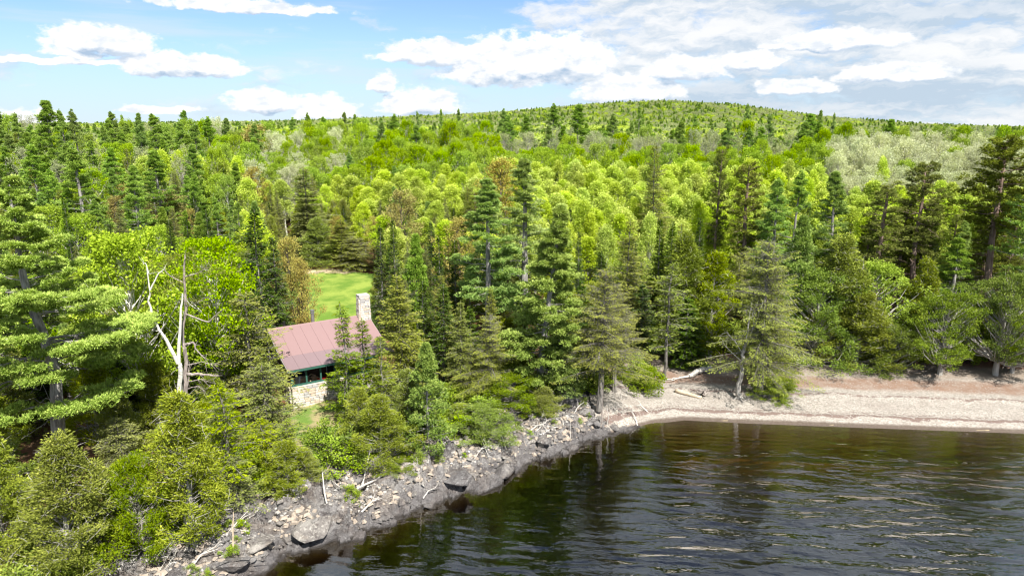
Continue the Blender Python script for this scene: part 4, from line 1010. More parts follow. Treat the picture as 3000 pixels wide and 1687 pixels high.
def pick(px, Y, r):
    def ch(**p):
        t = r.random() * sum(p.values())
        for k_, v in p.items():
            t -= v
            if t <= 0: return k_
        return k_
    if px < 760:
        if Y < 85: return ch(cedar=2, fir=2, spruce=2, ypine=1.5, birch=1.3, bush=.6, maple=.3)
        if Y < 115: return ch(pine=2.2, spruce=1.3, ypine=1.6, aspen=1.4, cedar=.8, maple=.5, birch=1, fir=.8)
        if px > 560: return ch(aspen=4, birch=2, pine=1.6, grey=1.0, pale=1.0)
        return ch(pine=3, aspen=1.4, birch=1.0, grey=1.8, spruce=1, fir=.6)
    if px < 1120:
        if Y < 96: return ch(fir=1, spruce=3, cedar=1.6, maple=.6, thin=.5)
        if Y < 118: return ch(spruce=2.4, aspen=1.5, fir=1.2, maple=.8, cedar=.6)
        if px < 1000 and 122 < Y < 150: return ch(pale=2, aspen=2.4, birch=1, pine=.4)
        return ch(aspen=6, pine=.5, pale=.3)
    if px < 1430:
        if Y < 78: return ch(fir=3, spruce=2, ypine=.8, maple=.3)
        if Y < 104: return ch(spruce=3, maple=.5, aspen=1.3, ypine=.8, fir=1.0, cedar=.8)
        return ch(aspen=7, pine=.6)
    if px < 2420:
        if Y < 74: return ch(fir=2.5, spruce=2, cedar=2.2, old=.5)
        if Y < 84: return ch(fir=1.6, spruce=.5, aspen=3.4, cedar=.5)
        if Y < 142: return ch(aspen=12, fir=.25, spruce=.2)
        return ch(pine=2.5, grey=3, aspen=1.4, spruce=1, fir=.5)
    if Y < 74: return ch(cedar=2, fir=1, pine=1, redpine=1.2, bush=1.5)
    if Y < 84: return ch(aspen=1.5, cedar=.8, pine=.8, redpine=1)
    if Y < 106: return ch(aspen=6, pine=.4)
    if Y < 150 and px < 2980: return ch(pale=8, aspen=.5)
    return ch(aspen=4, grey=2, pine=.7)
HEI = {'pine': (15, 20), 'fir': (8, 14), 'spruce': (10, 15), 'cedar': (7, 11), 'aspen': (14, 18), 'birch': (12, 16), 'pale': (14.5, 17.5), 'grey': (14, 18), 'maple': (9, 14), 'ypine': (8, 13), 'redpine': (15, 19), 'old': (11, 15), 'thin': (8, 12), 'bush': (4, 6.5)}
NEARLIM = 165.0
rr = random.Random(77)
cells = {}
CNT = {}
yy_ = 52.0
spots = []
while yy_ < NEARLIM:
    st_ = 3.3 if yy_ < 80 else 3.6 if yy_ < 120 else 4.3
    xx_ = -yy_ * .86 - 6
    while xx_ < yy_ * .86 + 6:
        spots.append((xx_ + rr.uniform(-.42, .42) * st_, yy_ + rr.uniform(-.42, .42) * st_)); xx_ += st_
    yy_ += st_ * .9
spots = np.array(spots)
sdv_ = signed_d(spots[:, 0], spots[:, 1])
ca_, cb_ = cab_local(spots[:, 0], spots[:, 1])
occ = np.array(OCC)
LIM = 299
hs_ = {}
for (x, y), s_, a_, b_ in zip(spots, sdv_, ca_, cb_):
    px, _ = project(x, y, tz(x, y) + 6)
    if not -260 < px < 3260: continue
    if x > 12 and s_ < 13.8: continue
    if s_ < 8.5: continue
    if in_poly(np.array(x), np.array(y), LAWN_FREE): continue
    if -3.5 < a_ < 12.5 and -9 < b_ < 14: continue
    if in_poly(np.array(x), np.array(y), SLOPE): continue
    if x < -10 and 60 < y < 98 and abs(x - np.interp(y, [60, 95], [-17.5, -24.5])) < np.interp(y, [60, 90, 97], [4.6, 5.4, 5.0]): continue
    if np.min(np.hypot(occ[:, 0] - x, occ[:, 1] - y) - occ[:, 2]) < .5: continue
    k_ = pick(px, y, rr)
    if CNT.get(k_, 0) >= LIM: k_ = {'aspen': 'birch'}.get(k_, 'spruce')
    CNT[k_] = CNT.get(k_, 0) + 1
    if px < 760: tops = ([52, 85, 115, 165], [900, 620, 460, 352])
    elif px < 1120: tops = ([60, 96, 118, 150, 165], [860, 640, 520, 388, 366])
    elif px < 1430: tops = ([60, 78, 104, 130, 165], [850, 690, 550, 440, 366])
    elif px < 2420: tops = ([60, 74, 84, 110, 142, 165], [860, 720, 610, 495, 420, 372])
    else: tops = ([60, 74, 84, 106, 118, 150, 165], [830, 690, 600, 545, 440, 398, 385])
    h = ray_at_y(px, np.interp(y, *tops), y)[2] - tz(x, y)
    h *= (rr.uniform(.90, 1.07) if k_ in ('aspen', 'pale') else rr.uniform(.84, 1.10)) * {'pine': 1.10, 'fir': .92, 'cedar': .88, 'bush': .62, 'maple': .9, 'ypine': .85, 'thin': .85, 'redpine': 1.12, 'spruce': .98}.get(k_, 1.0)
    h = max(h, 3.5)
    hs_.setdefault(k_, []).append(h)
    # nothing grows tall between the camera and the lawn, or over the roof
    if x < -9 and y < 62: h = min(h, 7.0)
    c_, row = place_words(px, y)
    sz = 'tall ' if h > 15 else 'short ' if h < 11 else ''
    a, pl = AD[k_]
    tree(k_, x, y, h, f'{sz}{a} {row} {c_}', f'{pl} in the forest {c_}', w=None if k_ not in ('aspen', 'pale', 'grey', 'birch') else (rr.uniform(3.8, 5.6) if k_ == 'aspen' else rr.uniform(4.6, 6.4)), tilt=rr.gauss(0, .03), tdir=rr.uniform(0, 6.28))

# ------------------------------------------------------------------ the far forest, one mass to the horizon and up the hill
def far_forest():
    r = np.random.default_rng(99); pts = []; sp = []; sc = []
    y = NEARLIM + 2
    while y < 3900:
        st_ = 5.2 if y < 320 else 6.0 if y < 700 else 7.6 if y < 2300 else 15
        n = int((y * .84 + 20) * 2 / st_); x = -y * .84 - 20 + (np.arange(n) + r.uniform(-.45, .45, n)) * st_; yj = y + r.uniform(-.45, .45, n) * st_
        pts.append(np.stack([x, yj], 1)); sc.append(np.full(n, (0.92 if y < 320 else 1.0 if y < 700 else 1.2 if y < 2300 else 1.3))); y += st_ * .9
    P = np.vstack(pts); sc = np.concatenate(sc); n = len(P)
    nz = fbm(P[:, 0] / 45, P[:, 1] / 60, 3, 21); nz2 = fbm(P[:, 0] / 25, P[:, 1] / 40, 3, 31)
    u = r.random(n)
    pxs = 1500 + 2000 * P[:, 0] / P[:, 1]
    dark = (u < .12 + .55 * sstep(.5, .66, nz))
    kind = np.where(dark, np.where(r.random(n) < .55, 0, 1), np.where(nz2 > .54, np.where(r.random(n) < .7, 4, 3), np.where(r.random(n) < .78, 2, 3)))
    kind = np.where((P[:, 1] < 260) & (r.random(n) < .45) & (pxs < 2350), np.where(r.random(n) < .7, 0, 4), kind)
    nr = (P[:, 1] < 340); v_ = r.random(n)
    kind = np.where(nr & (pxs > 1330) & (pxs < 2430), np.where(v_ < .40, 0, np.where(v_ < .78, 4, 2)), kind)
    kind = np.where(nr & (pxs <= 1330) & (P[:, 1] > 195), np.where(v_ < .34, 0, np.where(v_ < .62, 4, 3)), kind)
    hillm = P[:, 1] > 650
    kind = np.where(hillm & (kind == 2) & (r.random(n) < .85), np.where(r.random(n) < .5, 4, 3), kind)
    top = (np.hypot((P[:, 0] - 330) / 90, (P[:, 1] - 1560) / 60) < 1.0)
    kind = np.where(top & (r.random(n) < .6), 1, kind)
    z = terrain(P[:, 0], P[:, 1]) - .3
    s = sc * r.uniform(.78, 1.08, n) * np.where(kind == 1, .85, 1.0)
    s = np.where(P[:, 1] < 330, np.where(kind == 0, s * .92, np.minimum(s, .92)), s)
    me = bpy.data.meshes.new('far_forest'); me.vertices.add(n); me.vertices.foreach_set('co', np.column_stack([P, z]).astype(np.float32).ravel())
    for nm, ar in (('size', s), ('turn', r.random(n) * 6.283)):
        a = me.attributes.new(nm, 'FLOAT', 'POINT'); a.data.foreach_set('value', ar.astype(np.float32))
    a = me.attributes.new('species', 'INT', 'POINT'); a.data.foreach_set('value', kind.astype(np.int32))
    o = obj('far_forest', me, kind='stuff', label='mixed spring forest rolling back to the wooded hill and horizon')
    protos = []
    L = [white_pine(201, 17, 3.6, .2, .42, size=1.9), conifer(202, 13, 2.2, .05, el=.5, ew=.22, perb=9, step=.5), clump_tree(203, 15, 3.6, 80, 26, .95, oval_prof, 'aspen', 'b_aspen', .35, .48, .40, limb=.3, hollow=.3),
         clump_tree(204, 14, 3.8, 80, 26, .95, oval_prof, 'birch', 'b_aspen', .3, .48, .40, limb=.3, hollow=.3), clump_tree(205, 15, 4.0, 85, 24, .95, oval_prof, 'grey', 'b_grey', .3, .44, .34, limb=.5, twig=2, hollow=.3)]
    ng = bpy.data.node_groups.new('far_forest', 'GeometryNodeTree')
    ng.interface.new_socket('Geometry', in_out='INPUT', socket_type='NodeSocketGeometry'); ng.interface.new_socket('Geometry', in_out='OUTPUT', socket_type='NodeSocketGeometry')
    gi = ng.nodes.new('NodeGroupInput'); go = ng.nodes.new('NodeGroupOutput'); jn = ng.nodes.new('GeometryNodeJoinGeometry')
    def named(nm, ty):
        q = ng.nodes.new('GeometryNodeInputNamedAttribute'); q.data_type = ty; q.inputs[0].default_value = nm; return [s_ for s_ in q.outputs if s_.enabled and s_.name == 'Attribute'][0]
    for i, (tm, cm, H, R) in enumerate(L):
        # one mesh: trunk and crown together
        vs, fs, ts, mi = [], [], [], []; off = 0
        for j, m_ in enumerate((tm, cm)):
            v = np.empty(len(m_.vertices) * 3, np.float32); m_.vertices.foreach_get('co', v); v = v.reshape(-1, 3)
            f = np.empty(len(m_.polygons) * 4, np.int32); m_.loops.foreach_get('vertex_index', f); f = f.reshape(-1, 4) + off
            t = np.zeros(len(v), np.float32)
            if j: m_.attributes['tint'].data.foreach_get('value', t)
            vs.append(v); fs.append(f); ts.append(t); mi.append(np.full(len(f), j)); off += len(v)
        cmb = mesh_np('far_tree', np.vstack(vs), np.vstack(fs), [tm.materials[0], cm.materials[0]], np.concatenate(ts), False, np.concatenate(mi))
        po = bpy.data.objects.new('far_tree', cmb)
        oi = ng.nodes.new('GeometryNodeObjectInfo'); oi.inputs[0].default_value = po; oi.inputs['As Instance'].default_value = True
        ip = ng.nodes.new('GeometryNodeInstanceOnPoints')
        cmp_ = ng.nodes.new('FunctionNodeCompare'); cmp_.data_type = 'INT'; cmp_.operation = 'EQUAL'
        ins = [s_ for s_ in cmp_.inputs if s_.enabled]
        ng.links.new(named('species', 'INT'), ins[0]); ins[1].default_value = i
        ng.links.new(gi.outputs[0], ip.inputs['Points']); ng.links.new(cmp_.outputs[0], ip.inputs['Selection']); ng.links.new(oi.outputs['Geometry'], ip.inputs['Instance'])
        cx = ng.nodes.new('ShaderNodeCombineXYZ'); ng.links.new(named('turn', 'FLOAT'), cx.inputs[2]); 
        er = ng.nodes.new('FunctionNodeEulerToRotation'); ng.links.new(cx.outputs[0], er.inputs[0]); ng.links.new(er.outputs[0], ip.inputs['Rotation'])
        ng.links.new(named('size', 'FLOAT'), ip.inputs['Scale']); ng.links.new(ip.outputs[0], jn.inputs[0])
    ng.links.new(jn.outputs[0], go.inputs[0])
    md = o.modifiers.new('far_forest', 'NODES'); md.node_group = ng
    print('far trees', n)
far_forest()
print('near trees', sum(CNT.values()), CNT, 'heroes', len(OCC))

# ------------------------------------------------------------------ the cabin
M['roofmetal'] = simple('faded_red_metal', (.245, .158, .155), .6, 0.0, .04, .6)
M['porchmetal'] = simple('greyer_red_metal', (.205, .145, .152), .6, 0.0, .05, .6)  # porch sheets darker and greyer than the main roof
M['green'] = simple('dark_green_paint', (.035, .105, .080), .5, 0, .15, 4)
M['logwall'] = simple('dark_log_wall', (.075, .05, .035), .8, 0, .35, 3)
M['floorb'] = simple('porch_boards', (.16, .12, .09), .8, 0, .3, 3)
M['mortar'] = simple('grey_mortar', (.42, .40, .37), .95, 0, .15, 8)
M['stone1'] = simple('cream_field_stone', (.58, .53, .46), .9, 0, .28, 3.5)
M['stone2'] = simple('tan_field_stone', (.50, .41, .32), .9, 0, .3, 3.5)
M['stone3'] = simple('grey_field_stone', (.38, .37, .36), .9, 0, .35, 3.5)
M['white'] = simple('white_enamel', (.75, .75, .73), .4, 0, .05, 3)
M['steel'] = simple('stainless_flue', (.55, .56, .58), .28, .9, .08, 4)
M['blackm'] = simple('black_iron', (.03, .03, .03), .5, .5, .1, 4)
M['red'] = simple('red_plastic', (.45, .02, .02), .4, 0, .08, 3)
M['blue'] = simple('blue_plastic', (.01, .05, .32), .4, 0, .08, 3)
M['wicker'] = simple('tan_wicker', (.36, .29, .20), .85, 0, .3, 22)
M['cushion'] = simple('striped_grey_cushion', (.45, .46, .48), .9, 0, .3, 9)
def glassmat():
    m, nt, p = mat('dark_window_glass'); p.inputs['Base Color'].default_value = (.02, .025, .03, 1); p.inputs['Roughness'].default_value = .08; return m
M['glass'] = glassmat()

LEN, D1, ZB, D2, ZR, ZE = 9.0, 2.24, 6.72, 5.9, 8.16, CE
cabin = bpy.data.objects.new('log_cabin', None); C.objects.link(cabin)
G0 = 2.62
cabin.location = (CAB[0], CAB[1], 0); cabin.rotation_euler = (0, 0, CTH)
cabin['label'] = 'low cabin with faded red metal roof, green porch posts and fieldstone walls'; cabin['category'] = 'cabin'
def slope_z(b):
    return ZE + (ZB - ZE) * b / D1 if b <= D1 else ZB + (ZR - ZB) * (b - D1) / (D2 - D1) if b <= D2 else ZR - (b - D2) * .36
# roof: panels with standing ribs
roof = MB(); T_ = .07
DB = 11.2
for (b0, b1) in ((0.02, D1), (D1, D2), (D2, DB)):
    z0, z1 = slope_z(b0 + 1e-4 if b0 != D2 else D2), slope_z(b1)
    if b0 == D2: z0 = ZR
    roof.add([(0, b0, z0 - T_), (LEN, b0, z0 - T_), (LEN, b1, z1 - T_), (0, b1, z1 - T_), (0, b0, z0 - .015), (LEN, b0, z0 - .015), (LEN, b1, z1 - .015), (0, b1, z1 - .015)],
             [(0, 3, 2, 1), (4, 5, 6, 7), (0, 1, 5, 4), (1, 2, 6, 5), (2, 3, 7, 6), (3, 0, 4, 7)])
roof_o = roof.build('roof', M['roofmetal'], cabin)
def panel(name, b0, b1, z0, z1, w, ribs, m):
    mb = MB(); L_ = math.hypot(b1 - b0, z1 - z0)
    mb.add([(0.004, 0, 0), (w - .004, 0, 0), (w - .004, L_, 0), (0.004, L_, 0), (0.004, 0, .012), (w - .004, 0, .012), (w - .004, L_, .012), (0.004, L_, .012)],
           [(0, 3, 2, 1), (4, 5, 6, 7), (0, 1, 5, 4), (1, 2, 6, 5), (2, 3, 7, 6), (3, 0, 4, 7)])
    for i, x0 in enumerate(ribs):
        hh, ww = (.022, .018) if i == 0 else (.008, .018)
        mb.add([(x0 - ww, -.004, .012), (x0 + ww, -.004, .012), (x0 + ww, L_ + .004, .012), (x0 - ww, L_ + .004, .012), (x0 - ww * .5, -.004, hh), (x0 + ww * .5, -.004, hh), (x0 + ww * .5, L_ + .004, hh), (x0 - ww * .5, L_ + .004, hh)],
               [(4, 5, 6, 7), (0, 1, 5, 4), (1, 2, 6, 5), (2, 3, 7, 6), (3, 0, 4, 7)])
    return mb.mesh(name, m), math.atan2(z1 - z0, b1 - b0)
pm, pa = panel('roof_panel', D1 - .12, D2, slope_z(D1) - .03, ZR, .9, [.05, .35, .65], M['roofmetal'])
for i in range(10):
    obj('roof_panel', pm, roof_o, (i * .9, D1 - .12, slope_z(D1) - .03 + .006), (pa, 0, 0))
pm, pa = panel('roof_panel', -.03, D1 - .02, ZE, ZB, .9, [.05, .27, .5, .72], M['porchmetal'])
for i in range(10):
    obj('roof_panel', pm, roof_o, (i * .9, -.03, ZE - .006), (pa, 0, 0))
pm, pa = panel('roof_panel', D2, DB, ZR, slope_z(DB), .9, [.05, .35, .65], M['roofmetal'])
for i in range(10):
    obj('roof_panel', pm, roof_o, (i * .9, D2, ZR - .006), (pa, 0, 0))
rc = MB()
rc.add([(-.03, D2 - .17, ZR - .045), (LEN + .03, D2 - .17, ZR - .045), (LEN + .03, D2, ZR + .06), (-.03, D2, ZR + .06), (LEN + .03, D2 + .17, ZR - .04), (-.03, D2 + .17, ZR - .04)], [(0, 1, 2, 3), (3, 2, 4, 5)])
rc.build('ridge_cap', M['roofmetal'], roof_o)
for x0 in (-.035, LEN + .005):
    fb = MB()
    for (b0, b1) in ((0, D1), (D1, D2), (D2, DB)):
        za, zb_ = (ZR if b0 == D2 else slope_z(b0)), slope_z(b1)
        fb.add([(x0, b0, za - .20), (x0 + .03, b0, za - .20), (x0 + .03, b1, zb_ - .20), (x0, b1, zb_ - .20), (x0, b0, za - .01), (x0 + .03, b0, za - .01), (x0 + .03, b1, zb_ - .01), (x0, b1, zb_ - .01)],
               [(0, 3, 2, 1), (4, 5, 6, 7), (0, 1, 5, 4), (1, 2, 6, 5), (2, 3, 7, 6), (3, 0, 4, 7)])
    fb.build('barge_board', M['b_grey'], roof_o)
fs = MB(); fs.box((0.0, -.05, ZE - .20), (LEN, -.005, ZE - .03)); fs.build('fascia_board', M['green'], roof_o)
# body walls
WF = .42                                                  # porch wall front face
SILL = 4.62
bw = MB()
bw.box((.3, D1 + .55, G0 - .6), (LEN - .3, D1 + .75, ZB - .1)); bw.build('house_wall', M['logwall'], cabin)
gw = MB()
for x0 in (.3, LEN - .5):
    gw.add([(x0, D1 + .76, G0 - .6), (x0 + .2, D1 + .76, G0 - .6), (x0 + .2, DB - .4, G0 - .6), (x0, DB - .4, G0 - .6), (x0, D1 + .76, ZB - .0), (x0 + .2, D1 + .76, ZB - .0), (x0 + .2, DB - .4, slope_z(DB - .4) - .1), (x0, DB - .4, slope_z(DB - .4) - .1)],
           [(0, 3, 2, 1), (4, 5, 6, 7), (0, 1, 5, 4), (1, 2, 6, 5), (2, 3, 7, 6), (3, 0, 4, 7)])
    gw.add([(x0, D1 + .76, ZB), (x0, DB - .4, slope_z(DB - .4) - .1), (x0, D2, ZR - .09), (x0, D2 - .5, ZR - .3)], [(0, 1, 2, 3)])
gw.build('gable_wall', M['logwall'], cabin)
bk_ = MB(); bk_.box((.5, DB - .6, G0 - .6), (LEN - .5, DB - .4, slope_z(DB - .4) - .12)); bk_.build('back_wall', M['logwall'], cabin)
pf = MB(); pf.box((.3, WF + .36, 3.62), (LEN - .3, D1 + .54, 3.74)); pf.build('porch_floor', M['floorb'], cabin)
for i in range(3):
    wn = MB(); x0 = 1.2 + i * 2.7; wn.box((x0, D1 + .515, 4.4), (x0 + .9, D1 + .548, 5.6)); w_ = wn.build('window', M['white'], cabin)
    pn = MB(); pn.box((x0 + .06, D1 + .50, 4.46), (x0 + .84, D1 + .513, 5.54)); pn.build('pane', M['glass'], w_)
# stone walls of the porch
R2 = np.random.default_rng(3)
def stone_mesh(seed):
    r = np.random.default_rng(seed); mb = MB()
    a = .5; ring = lambda y, k_: [(sx * a * k_ * (1 + r.uniform(-.08, .05)), y + r.uniform(-.02, .02), sz * a * k_ * (1 + r.uniform(-.08, .05))) for sx, sz in ((-1, -1), (0, -1.06), (1, -1), (1.05, 0), (1, 1), (0, 1.05), (-1, 1), (-1.04, 0))]
    P = ring(.5, .98) + ring(-.25, 1.0) + ring(-.5, .78)
    F = []
    for q in (0, 8):
        for i in range(8): F.append((q + i, q + 8 + i, q + 8 + (i + 1) % 8, q + (i + 1) % 8))
    F += [(16, 17, 18, 19), (16, 19, 20, 23), (20, 21, 22, 23)]
    F = [f[::-1] for f in F]
    mb.add(P, F); return mb
STM = [[stone_mesh(s_).mesh('stone', M[m_]) for s_ in range(4)] for m_ in ('stone1', 'stone2', 'stone3')]
def lay_stones(parent, origin, ux, width, z0, z1, normal_out, rows, wavg, taper=0.0, zlow=None):
    """stones laid in rough courses on a face; the face runs along ux from origin"""
    z = z0; n = 0
    while z < z1 - .05:
        h = R2.uniform(.8, 1.25) * rows
        if z + h > z1: h = z1 - z
        f = (z - z0) / max(.01, z1 - z0); wd = width * (1 - taper * f); u = (width - wd) / 2 + .0; end = width - u
        while u < end - .03:
            w = R2.uniform(.55, 1.5) * wavg
            if u + w > end - .12: w = end - u
            ins = (width - wd) / 2
            zz = z + h / 2
            if zlow is None or zz + h / 2 > zlow(u + w / 2):
                k_ = R2.choice(3, p=[.55, .25, .20])
                p = np.array(origin) + np.array(ux) * (u + w / 2) + np.array([0, 0, zz]) - np.array(normal_out) * (taper * f * width * .5 - .05 - R2.uniform(-.012, .02))
                ang = math.atan2(ux[1], ux[0])
                o = obj('stone', STM[k_][R2.integers(4)], parent, p, (R2.normal() * .02, R2.normal() * .04, ang), ((w - .025), .16, (h - .022)))
                n += 1
            u += w
        z += h
    return n
pw = MB(); pw.box((.3, WF + .06, G0 - .5), (LEN - .3, WF + .34, SILL - .09)); pw_o = pw.build('porch_wall', M['mortar'], cabin)
ns_ = lay_stones(pw_o, (.3, WF + .06, 0), (1, 0, 0), LEN - .6, G0 - .28, SILL - .1, (0, -1, 0), .205, .40, zlow=lambda u: G0 - .2 + .075 * u)
cp = MB(); cp.box((.26, WF - .08, SILL - .10), (LEN - .26, WF + .36, SILL)); cp.build('coping', M['stone1'], pw_o)
sw_ = MB(); sw_.box((.3, WF + .342, G0 - .5), (.58, D1 + .548, SILL - .09)); sw_o = sw_.build('side_wall', M['mortar'], cabin)
ns_ += lay_stones(sw_o, (.3, D1 + .50, 0), (0, -1, 0), D1 + .16 - WF, G0 - .3, SILL - .1, (-1, 0, 0), .22, .42)
# green timber frame
pt = MB(); pt.box((.3, WF + .02, SILL + .002), (LEN - .3, WF + .16, SILL + .14)); pt.build('sill_beam', M['green'], cabin)
pt = MB(); pt.box((.3, WF + .02, 5.98), (LEN - .3, WF + .16, 6.16)); pt.build('top_beam', M['green'], cabin)
for i in range(8):
    x0 = .3 + i * 1.18
    p_ = MB(); p_.box((x0, WF + .03, SILL + .142), (x0 + .13, WF + .15, 5.978)); p_.build('post', M['green'], cabin)
br_ = MB(); br_.bar((.52, WF + .09, SILL + .16), (.43, WF + .09, SILL + .75), .07, .05); br_.build('brace', M['green'], cabin)
# chimney
cx0, cx1, cy0, cy1 = LEN - .98, LEN + .06, D2 - .75, D2 + .15
CT = 9.95
ch = MB(); tp = .13
ch.add([(cx0, cy0, G0 - .5), (cx1, cy0, G0 - .5), (cx1, cy1, G0 - .5), (cx0, cy1, G0 - .5), (cx0 + tp, cy0 + tp, CT), (cx1 - tp, cy0 + tp, CT), (cx1 - tp, cy1 - tp, CT), (cx0 + tp, cy1 - tp, CT)],
       [(0, 3, 2, 1), (4, 5, 6, 7), (0, 1, 5, 4), (1, 2, 6, 5), (2, 3, 7, 6), (3, 0, 4, 7)])
ch_o = ch.build('chimney', M['mortar'], cabin)
zc = 7.35
ns2 = lay_stones(ch_o, (cx0 + .02, cy0 + .05, 0), (1, 0, 0), cx1 - cx0 - .04, zc, CT, (0, -1, 0), .19, .36, taper=.17)
ns2 += lay_stones(ch_o, (cx0 + .05, cy1 - .02, 0), (0, -1, 0), cy1 - cy0 - .04, zc + .35, CT, (-1, 0, 0), .19, .34, taper=.17)
ns2 += lay_stones(ch_o, (cx1 - .05, cy0 + .02, 0), (0, 1, 0), cy1 - cy0 - .04, zc - .3, CT, (1, 0, 0), .19, .34, taper=.17)
cc_ = MB(); w0 = .02
for (a0, b0, a1, b1) in ((cx0 + w0, cy0 + w0, cx1 - w0, cy0 + .38), (cx0 + w0, cy1 - .38, cx1 - w0, cy1 - w0), (cx0 + w0, cy0 + .38, cx0 + .42, cy1 - .38), (cx1 - .42, cy0 + .38, cx1 - w0, cy1 - .38)):
    cc_.box((a0, b0, CT - .02), (a1, b1, CT + .24))
cc_.build('chimney_cap', M['mortar'], ch_o)
print('stones', ns_, ns2)
# flues
def flue(s_, b_, r_, z0, z1, m_, nm, lab):
    mb = MB(); mb.tube([(s_, b_, z0), (s_, b_, z1 - .34)], r_, 14); o = mb.build(nm, m_, roof_o)
    c1 = MB(); c1.tube([(s_, b_, z1 - .30), (s_, b_, z1 - .22)], r_ * 1.35, 14); c1.tube([(s_, b_, z1 - .10), (s_, b_, z1)], r_ * 1.25, 14); c1.tube([(s_, b_, z1 - .34), (s_, b_, z1 - .08)], r_ * .9, 10); c1.build('flue_cap', m_, roof_o)
flue(4.05, D2 + .45, .15, ZR - .3, ZR + 1.05, M['steel'], 'stove_pipe', '')
flue(1.55, D2 + .55, .10, ZR - .4, ZR + .33, M['blackm'], 'vent_pipe', '')
# things on the porch (each its own thing)
def cab_world(s_, b_, z): p = CAB + CA * s_ + CBV * b_; return (p[0], p[1], z)
def thing_at(name, s_, b_, z, label, cat, rot=0):
    e = bpy.data.objects.new(name, None); C.objects.link(e); e.location = cab_world(s_, b_, z); e.rotation_euler = (0, 0, CTH + rot); e['label'] = label; e['category'] = cat; return e
FZ = 3.745
for nm, s_, lab, cush in (('wicker_sofa', 1.25, 'tan wicker sofa behind the first porch opening, a pale cushion leaning on it', True), ('wicker_chair', 2.35, 'tan wicker chair with rounded back beside the red cooler', False)):
    e = thing_at(nm, s_, WF + .95, FZ, lab, 'sofa' if cush else 'chair', .1)
    wd = .95 if cush else .4
    mb = MB(); mb.box((-wd, -.35, .12), (wd, .38, .48)); mb.build('seat', M['wicker'], e)
    mb = MB(); mb.tube([(-wd, .40, .48), (-wd * .8, .44, 1.02), (0, .48, 1.16), (wd * .8, .44, 1.02), (wd, .40, .48)], .05, 6); mb.box((-wd + .04, .39, .48), (wd - .04, .46, .98)); mb.build('backrest', M['wicker'], e)
    for sx in (-1, 1):
        mb = MB(); mb.box((sx * wd - .05, -.36, .48), (sx * wd + .05, .36, .98)); mb.build('armrest', M['wicker'], e)
    for sx in (-1, 1):
        for sy in (-.3, .3):
            mb = MB(); mb.tube([(sx * (wd - .05), sy, 0), (sx * (wd - .05), sy, .13)], .03, 6); mb.build('leg', M['wicker'], e)
c_ = thing_at('cushion', 1.05, WF + .85, FZ + .50, 'pale striped cushion tilted up on the wicker sofa', 'cushion', .3)
mb = MB(); mb.bar((-.12, .05, 0.05), (.18, .20, .85), .55, .14); mb.build('cover', M['cushion'], c_)
e = thing_at('cooler', 3.05, WF + .75, FZ + .45, 'red cooler box behind the second porch opening', 'cooler')
mb = MB(); mb.box((-.35, -.22, 0), (.35, .22, .36)); mb.build('body', M['red'], e); mb = MB(); mb.box((-.37, -.24, .365), (.37, .24, .46)); mb.build('lid', M['red'], e); mb = MB(); mb.tube([(-.30, -.25, .3), (-.30, -.29, .40), (.30, -.29, .40), (.30, -.25, .3)], .018, 5); mb.build('handle', M['white'], e)
e = thing_at('side_table', 3.05, WF + .75, FZ, 'low wooden table carrying the red cooler on the porch', 'table')
mb = MB(); mb.box((-.45, -.28, .40), (.45, .28, .448)); mb.build('table_top', M['floorb'], e)
for sx in (-.38, .38):
    for sy in (-.22, .22): mb = MB(); mb.box((sx - .03, sy - .03, 0), (sx + .03, sy + .03, .398)); mb.build('leg', M['floorb'], e)
e = thing_at('storage_bin', 4.35, WF + .7, FZ + .42, 'blue storage bin with white lid behind the third porch opening', 'bin')
mb = MB(); mb.add([(-.45, -.25, 0), (.45, -.25, 0), (.45, .25, 0), (-.45, .25, 0), (-.5, -.29, .38), (.5, -.29, .38), (.5, .29, .38), (-.5, .29, .38)], [(0, 3, 2, 1), (4, 5, 6, 7), (0, 1, 5, 4), (1, 2, 6, 5), (2, 3, 7, 6), (3, 0, 4, 7)]); mb.build('body', M['blue'], e)
mb = MB(); mb.box((-.53, -.32, .385), (.53, .32, .56)); mb.build('lid', M['white'], e)
e = thing_at('bench', 4.35, WF + .7, FZ, 'plain porch bench under the blue storage bin', 'bench')
mb = MB(); mb.box((-.7, -.25, .36), (.7, .25, .415)); mb.build('seat', M['floorb'], e)
for sx in (-.6, .6): mb = MB(); mb.box((sx - .04, -.2, 0), (sx + .04, .2, .358)); mb.build('leg', M['floorb'], e)

# ------------------------------------------------------------------ rocks
def rock_mesh(seed, sub=2, name='boulder', flat=.75):
    import bmesh
    r = np.random.default_rng(seed); bm = bmesh.new()
    pts = unit(r.normal(size=(16, 3))) * r.uniform(.75, 1.0, (16, 1)) * [1, .85, flat]
    for p in pts: bm.verts.new(p)
    g = bmesh.ops.convex_hull(bm, input=bm.verts)
    for v in [v for v in bm.verts if not v.link_faces]: bm.verts.remove(v)
    bmesh.ops.bevel(bm, geom=list(bm.edges), offset=.07, segments=1, affect='EDGES')
    me = bpy.data.meshes.new(name); bm.to_mesh(me); bm.free(); me.materials.append(M['boulder']); return me
ROCKS = [rock_mesh(300 + i, flat=[.8, .6, .45, .7][i % 4]) for i in range(10)]
def rock_z(x, y): 
    return float(rocky_z(np.array([float(x)]), np.array([float(y)]))[0]) if x < 9.5 and signed_d(np.array([float(x)]), np.array([float(y)]))[0] < 7.5 else tz(x, y)
